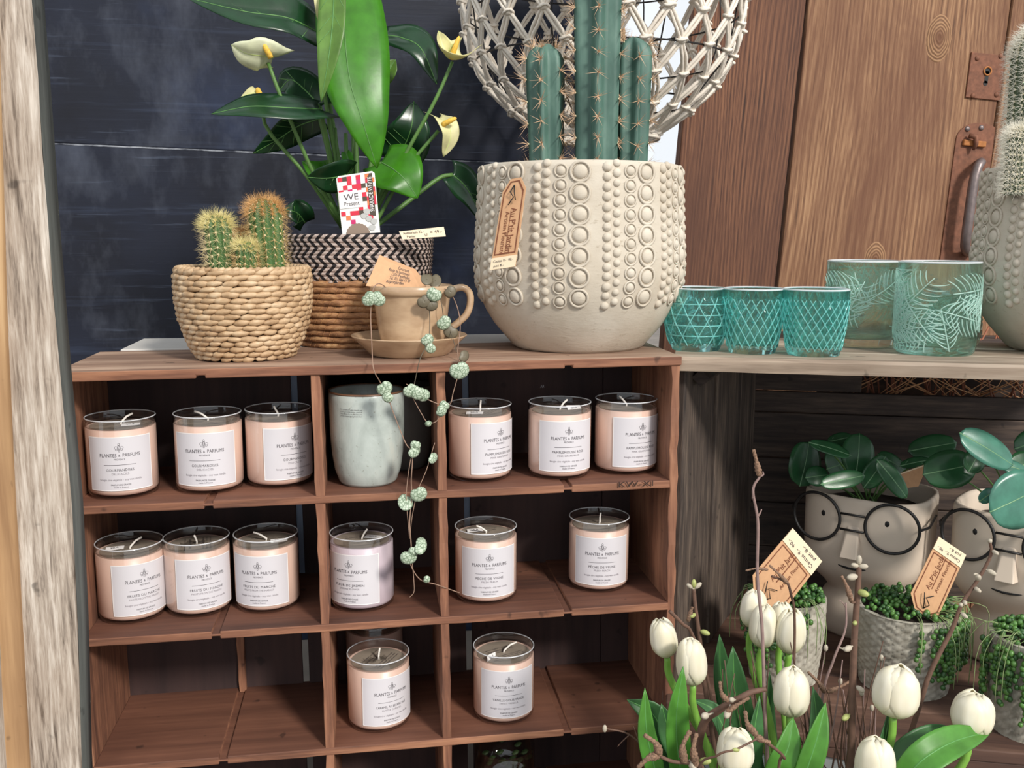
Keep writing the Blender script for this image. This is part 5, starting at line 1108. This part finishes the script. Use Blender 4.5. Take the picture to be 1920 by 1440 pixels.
MB().lathe([(.001,.18),(.15,.178)], 40, fr=lambda r, z, q: r*(1+.25*abs(math.cos(q)))).build('soil', M['soil'], pp)
SOILZ = FLOOR+.18
def petal_mesh(R, H, k, inner, sd):
    r2 = random.Random(sd); mb = MB(); n, m = 12, 6; rows = []; a0 = 2*PI*k/3+(PI/3 if inner else 0)+r2.uniform(-.08,.08); sc_ = .93 if inner else 1.0; hh = H*(.985 if inner else 1.0)*r2.uniform(.97,1.02)
    for i in range(n+1):
        t_ = i/n; rr = R*sc_*float(np.interp(t_, [0,.05,.14,.28,.45,.62,.76,.88,.96,1], [.18,.48,.78,.96,1.0,.96,.88,.72,.50 if not inner else .42,.30 if not inner else .10]))
        wid = 1.15*(min(1, .35+1.6*t_))
        if t_ > .80: wid *= math.sqrt(max(.25, 1-.75*((t_-.80)/.20)**2)) if not inner else 1.0
        row = []
        for j in range(-m, m+1):
            a = a0+wid*j/m; e = 1-.05*(abs(j)/m)**2*(0 if inner else 1); r_ = rr*e*(1+.015*math.cos(j*PI/m*3)); row.append((r_*math.cos(a), r_*math.sin(a), hh*(t_+.0)-.003*(abs(j)/m)**2*t_))
        rows.append(row)
    mb.grid(rows); return mb.mesh('petal', M['petal'])
_pm = {}
def tulip(label, u, v, w, h, Y, lean=(0,0), leaves=(), su=None, rot=None):
    """u, v: centre of the flower head in the photo; w, h its size there"""
    c = at(u, v, Y); d = Y-CAM[1]; fs = FPX/(np.dot(c-CAM, -ROT[:,2])); R = w/2/fs/1.02; H = h/fs
    base = c-V(lean[0]*H*.5, lean[1]*H*.5, H*.5); foot = at(su if su else u+10, 1500, Y); foot[2] = SOILZ; f2 = V(POT[0]+(foot[0]-POT[0])*.6, POT[1]+(Y-POT[1])*.6, SOILZ)
    rt = thing('tulip', label, 'tulip', f2, 0, 'white tulips'); hd = base-f2
    L_ = [V(0,0,0), hd*.45+V((foot[0]-base[0])*.3,0,0), hd-V(lean[0],lean[1],1)*.03, hd+V(0,0,.001)]
    MB().tube(crv(L_, 14), [.0048-.0012*k/14 for k in range(15)], 8).build('stem', M['tstem'], rt)
    tilt = Matrix.Rotation(lean[0]*.9, 4, 'Y') @ Matrix.Rotation(-lean[1]*.9, 4, 'X'); ro = rot if rot is not None else rnd.uniform(0,6)
    for k in range(3):
        for inner in (False, True):
            o = link('petal', petal_mesh(R, H, k, inner, rnd.randint(0,9999)), rt); o.matrix_local = Matrix.Translation(hd.tolist()) @ tilt @ Matrix.Rotation(ro, 4, 'Z'); solid(o, .0009, -1)
    for (mid, wl_, nv, deep) in leaves:
        m3 = [at(a, b, y)-f2 for a, b, y in mid]; leaf('leaf', m3, 1.55*wl_/fs, 1.55*wl_/fs, nv, TD if deep else TL, rt, W_TULIP, .35, 0, 16, 4, .0, .0007, .03, 0, .0009)
    return rt
tulip('leftmost white tulip, leaning away in front of the shelf', 1243, 1195, 53, 80, -.22, (-.22,0), [([(1280,1470,-.22),(1250,1400,-.225),(1225,1340,-.225),(1176,1312,-.22)], 24, V(-.3,-1,.3), True)], 1300, .3)
tulip('white tulip with a leaf across it, second from the left', 1296, 1240, 60, 96, -.26, (-.1,0), [([(1288,1490,-.27),(1272,1420,-.285),(1268,1340,-.29),(1281,1250,-.285)], 21, V(.1,-1,.1), False), ([(1240,1490,-.27),(1225,1430,-.28),(1212,1370,-.28),(1209,1290,-.275)], 16, V(-.2,-1,.1), False), ([(1330,1490,-.25),(1290,1430,-.25),(1255,1370,-.245),(1240,1320,-.24)], 22, V(-.2,-1,.3), True)], 1303, 1.0)
tulip('white tulip at the back left of the tight cluster', 1413, 1141, 52, 76, -.17, (.05,0), [([(1400,1440,-.17),(1375,1370,-.175),(1352,1270,-.18),(1349,1190,-.18)], 20, V(.2,-1,.1), True)], 1420, 1.7)
tulip('white tulip with the bare twig in front of it', 1432, 1174, 54, 86, -.205, (.05,0), [([(1420,1480,-.2),(1395,1400,-.21),(1378,1300,-.21),(1374,1212,-.205)], 26, V(-.2,-1,.1), True)], 1440, .6)
tulip('white tulip half hidden at the back of the tight cluster', 1464, 1166, 50, 78, -.165, (0,0), (), 1466, 2.0)
tulip('white tulip at the right front of the tight cluster', 1483, 1184, 58, 88, -.22, (.03,0), [([(1450,1480,-.2),(1445,1400,-.2),(1440,1330,-.2),(1443,1260,-.2)], 12, V(.3,-1,.1), True)], 1478, .2)
tulip('large white tulip in the middle below the tight cluster', 1484, 1297, 70, 99, -.31, (.0,0), [([(1440,1500,-.33),(1460,1440,-.35),(1478,1400,-.35),(1487,1345,-.34)], 22, V(-.3,-1,.1), False), ([(1490,1500,-.30),(1515,1430,-.30),(1530,1360,-.295),(1524,1288,-.29)], 26, V(.35,-1,.1), True), ([(1490,1520,-.34),(1510,1450,-.36),(1530,1390,-.36),(1548,1318,-.35)], 20, V(-.2,-1,.1), False)], 1484, 1.05)
tulip('white tulip cut by the lower edge behind a twig', 1379, 1408, 72, 96, -.36, (.0,0), [([(1410,1530,-.33),(1405,1440,-.33),(1412,1380,-.33),(1424,1305,-.325)], 20, V(.3,-1,.1), True), ([(1390,1480,-.28),(1370,1400,-.27),(1340,1335,-.26),(1300,1312,-.25)], 16, V(0,-.8,.6), True)], 1385, .4)
tulip('white tulip at the lower edge right of centre', 1641, 1428, 76, 96, -.39, (.0,0), (), 1645, 1.3)
tulip('tallest white tulip in front of the pearls pot', 1681, 1296, 88, 102, -.36, (.06,0), [([(1635,1480,-.36),(1650,1420,-.36),(1660,1380,-.355),(1668,1330,-.35)], 16, V(.2,-1,.2), True)], 1668, .75)
tulip('rightmost white tulip held above a broad leaf', 1824, 1338, 79, 88, -.37, (.12,0), [([(1690,1470,-.40),(1730,1425,-.41),(1790,1390,-.40),(1858,1372,-.38)], 26, V(-.2,-.7,.8), False), ([(1660,1460,-.36),(1690,1420,-.36),(1740,1385,-.355),(1795,1366,-.35)], 24, V(0,-.8,.6), True)], 1800, 1.6)
# twigs
M['twig'] = plain('twig_bark', rgb(98,72,58), .75, .2, 120, .3); M['twig_grey'] = plain('twig_grey', rgb(136,112,106), .75, .15, 120, .3)
M['bud'] = plain('green_bud', rgb(160,166,100), .5, .12, 90); M['bud_white'] = plain('willow_bud', rgb(176,166,148), .7, .08); M['catkin'] = plain('catkin', rgb(126,98,78), .8, .5, 520, .9)
def twig(label, pts, r0, r1, buds=(), catk=(), side=(), mat='twig', name='twig', group='twigs among the tulips'):
    P3 = [at(*p) for p in pts]; ft = P3[0].copy()
    if ft[2] > SOILZ: 
        f_ = V(POT[0]+(ft[0]-POT[0])*.7, POT[1]+(ft[1]-POT[1])*.7, SOILZ); P3 = [f_]+P3; ft = f_
    rt = thing(name, label, 'twig', ft, 0, group); loc = [p-ft for p in P3]; n = 6*len(loc); C_ = crv(loc, n)
    MB().tube(C_, [r0+(r1-r0)*k/n for k in range(n+1)], 7).build('branch', M[mat], rt)
    for (u, v, Y, s_, kind) in buds:
        c = at(u, v, Y)-ft; k = min(range(n+1), key=lambda i: np.linalg.norm(C_[i]-c)); d = c-C_[k]; d = nrm(d) if np.linalg.norm(d) > .001 else V(0,0,1); s3 = s_/1750.; b1 = nrm(np.cross(d, V(.3,1,.2))); b2 = np.cross(d, b1)
        mb = MB(); mb.ell(c, [b1*s3*.7, b2*s3*.7, d*s3*1.25], 8, 6); mb.tube([C_[k], c-d*s3*.8], .0009, 5); mb.build('bud', M['bud' if kind == 'g' else 'bud_white'], rt)
    for (pa, pb, pc_, s_) in catk:
        K = crv([at(*p)-ft for p in (pa, pb, pc_)], 14); rr = [s_/1750.*(.85+.28*((i*7) % 2))*(.55+.45*math.sin(PI*min(1,(i+1)/9))) for i in range(15)]; MB().tube(K, rr, 8).build('catkin', M['catkin'], rt)
    for (sp, rs) in side: MB().tube(crv([at(*p)-ft for p in sp], 8), [rs*(1-.5*k/8) for k in range(9)], 6).build('side_branch', M[mat], rt)
    return rt
twig('tall thin bare twig ending in a catkin before the dark crate', [(1440,1445,-.30),(1434,1330,-.30),(1429,1180,-.295),(1420,1080,-.29),(1421,980,-.29),(1412,920,-.29),(1425,893,-.29)], .0022, .0012, (), [((1424,892,-.29),(1419,868,-.29),(1413,843,-.29),6)], [([(1412,935,-.29),(1412,925,-.291),(1411,914,-.29)], .0014),([(1421,968,-.29),(1425,962,-.29),(1428,955,-.29)], .0012),([(1425,893,-.29),(1431,890,-.29),(1430,884,-.29)], .0013)], 'twig_grey')
twig('thick upright budding twig right of the middle tulip', [(1592,1445,-.33),(1597,1330,-.33),(1602,1200,-.33),(1608,1110,-.33),(1611,1062,-.33)], .0046, .0026, [(1611,1050,-.33,7,'w'),(1618,1062,-.332,7,'w'),(1603,1060,-.33,6,'w'),(1598,1082,-.332,9,'w'),(1618,1112,-.335,9,'g'),(1603,1168,-.335,6,'g'),(1613,1292,-.335,7,'w'),(1590,1216,-.335,8,'w'),(1586,1345,-.335,8,'g')], [((1597,1128,-.335),(1588,1100,-.335),(1578,1080,-.335),5)], [([(1606,1128,-.33),(1598,1130,-.332),(1592,1126,-.334)], .0014)])
twig('pussy willow twig with round pale buds at right', [(1722,1330,-.32),(1745,1260,-.32),(1785,1180,-.32),(1805,1130,-.32),(1835,1085,-.32),(1858,1040,-.32),(1855,1012,-.32)], .0030, .0014, [(1834,1083,-.325,8,'w'),(1859,1073,-.325,7,'w'),(1866,1036,-.325,6,'w'),(1856,1014,-.325,6,'w'),(1833,1106,-.325,6,'w'),(1809,1130,-.325,6,'w'),(1802,1134,-.325,6,'w'),(1808,1154,-.325,6,'w'),(1830,1078,-.322,5,'w')])
twig('short budding twig beside the shelf edge', [(1322,1290,-.2),(1312,1200,-.2),(1304,1140,-.2),(1301,1105,-.2)], .0030, .0020, [(1301,1094,-.2,7,'g'),(1293,1099,-.2,6,'w'),(1309,1098,-.2,7,'w'),(1299,1154,-.205,7,'g'),(1322,1186,-.205,8,'g')], [((1290,1165,-.205),(1296,1145,-.205),(1298,1138,-.205),5)])
twig('curved brown twig crossing from the shelf side to the left tulip', [(1330,1290,-.23),(1298,1190,-.23),(1280,1170,-.235),(1256,1146,-.24)], .0016, .0020)
twig('thick slanting branch crossing below the tight cluster', [(1312,1445,-.30),(1318,1360,-.32),(1350,1330,-.33),(1385,1310,-.34),(1408,1298,-.34),(1436,1292,-.34)], .0052, .0024, [(1322,1342,-.345,9,'w'),(1372,1312,-.35,7,'w'),(1364,1338,-.35,9,'w')], [((1362,1335,-.35),(1382,1322,-.352),(1405,1308,-.352),5),((1365,1315,-.35),(1353,1300,-.352),(1350,1278,-.352),5)])
twig('hooked catkin twig hanging over the lower tulip', [(1460,1445,-.37),(1470,1420,-.38),(1432,1388,-.39),(1418,1378,-.39)], .0014, .0016, (), [((1418,1378,-.392),(1402,1358,-.394),(1397,1333,-.392),6),((1416,1380,-.39),(1430,1388,-.392),(1444,1392,-.392),6)])
twig('thin twig laid across the lower tulip', [(1310,1460,-.38),(1346,1416,-.40),(1380,1405,-.405),(1420,1385,-.40)], .0012, .0010, [(1380,1406,-.405,5,'g')])
twig('catkin twig at the lower left corner of the tulips', [(1320,1450,-.36),(1300,1432,-.37),(1262,1428,-.37),(1237,1418,-.37)], .0020, .0018, [(1322,1427,-.372,9,'g'),(1298,1436,-.372,9,'w')], [((1236,1416,-.372),(1230,1395,-.374),(1208,1378,-.372),7),((1236,1416,-.372),(1215,1422,-.374),(1196,1440,-.372),7),((1284,1430,-.372),(1280,1400,-.374),(1294,1370,-.372),7),((1305,1436,-.372),(1300,1405,-.374),(1306,1375,-.372),7)])
twig('thin twig reaching left in front of the empty compartment', [(1240,1445,-.25),(1205,1400,-.255),(1175,1375,-.26),(1135,1366,-.26)], .0012, .0008, [(1134,1366,-.26,6,'w')], (), [([(1205,1400,-.255),(1196,1385,-.256),(1188,1362,-.256)], .0008),([(1180,1378,-.257),(1165,1392,-.257),(1158,1400,-.257)], .0007)])
twig('forked bare twig rising towards the left face pot', [(1540,1320,-.27),(1562,1240,-.27),(1585,1180,-.265),(1586,1130,-.26)], .0018, .0010, [(1586,1218,-.27,6,'w')], [((1546,1298,-.272),(1535,1280,-.274),(1515,1260,-.272),5),((1550,1298,-.272),(1570,1290,-.274),(1594,1278,-.272),5)], [([(1586,1140,-.26),(1580,1130,-.26),(1572,1124,-.26)], .0008)], 'twig_grey')
twig('thin curved twig across the crate tag', [(1490,1200,-.25),(1482,1110,-.26),(1470,1090,-.26),(1447,1080,-.26)], .0016, .0012, (), [((1478,1095,-.262),(1462,1078,-.263),(1443,1060,-.262),4),((1440,1068,-.262),(1418,1066,-.262),(1398,1070,-.262),3)])
# bundle of fine stems behind the middle tulip
R3 = random.Random(21)
for k in range(30):
    u0 = R3.uniform(1500,1650); v1 = R3.uniform(1200,1360); Y = -.28+R3.uniform(-.03,.06); u1 = u0+R3.uniform(-45,45)
    P3 = [at(u0, 1470, Y), at((u0+u1)/2+R3.uniform(-14,14), (1470+v1)/2, Y), at(u1, v1, Y)]
    f_ = V(POT[0]+(P3[0][0]-POT[0])*.75, POT[1]+(Y-POT[1])*.75, SOILZ); rt = thing('fine_stem', 'one of the fine brown stems bundled behind the middle tulip', 'stem', f_, 0, 'fine brown stems behind the middle tulip')
    MB().tube(crv([V(0,0,0)]+[p-f_ for p in P3], 9), [.0014-.0008*i/9 for i in range(10)], 5).build('branch', M['twig' if k % 3 else 'twig_grey'], rt)
    if k % 4 == 0: MB().ell(P3[2]-f_, [(.0026,0,0),(0,.0026,0),(0,0,.004)], 7, 5).build('bud', M['bud_white'], rt)
for k in range(10):
    u0 = R3.uniform(1340,1470); v1 = R3.uniform(1220,1330); Y = -.27+R3.uniform(-.03,.05); u1 = u0+R3.uniform(-40,40)
    P3 = [at(u0, 1470, Y), at((u0+u1)/2+R3.uniform(-14,14), (1470+v1)/2, Y), at(u1, v1, Y)]; f_ = V(POT[0]+(P3[0][0]-POT[0])*.75, POT[1]+(Y-POT[1])*.75, SOILZ)
    rt = thing('fine_stem', 'one of the fine stems between the left tulips and the middle tulip', 'stem', f_, 0, 'fine stems between the left tulips')
    MB().tube(crv([V(0,0,0)]+[p-f_ for p in P3], 9), [.0012-.0007*i/9 for i in range(10)], 5).build('branch', M['twig'], rt)
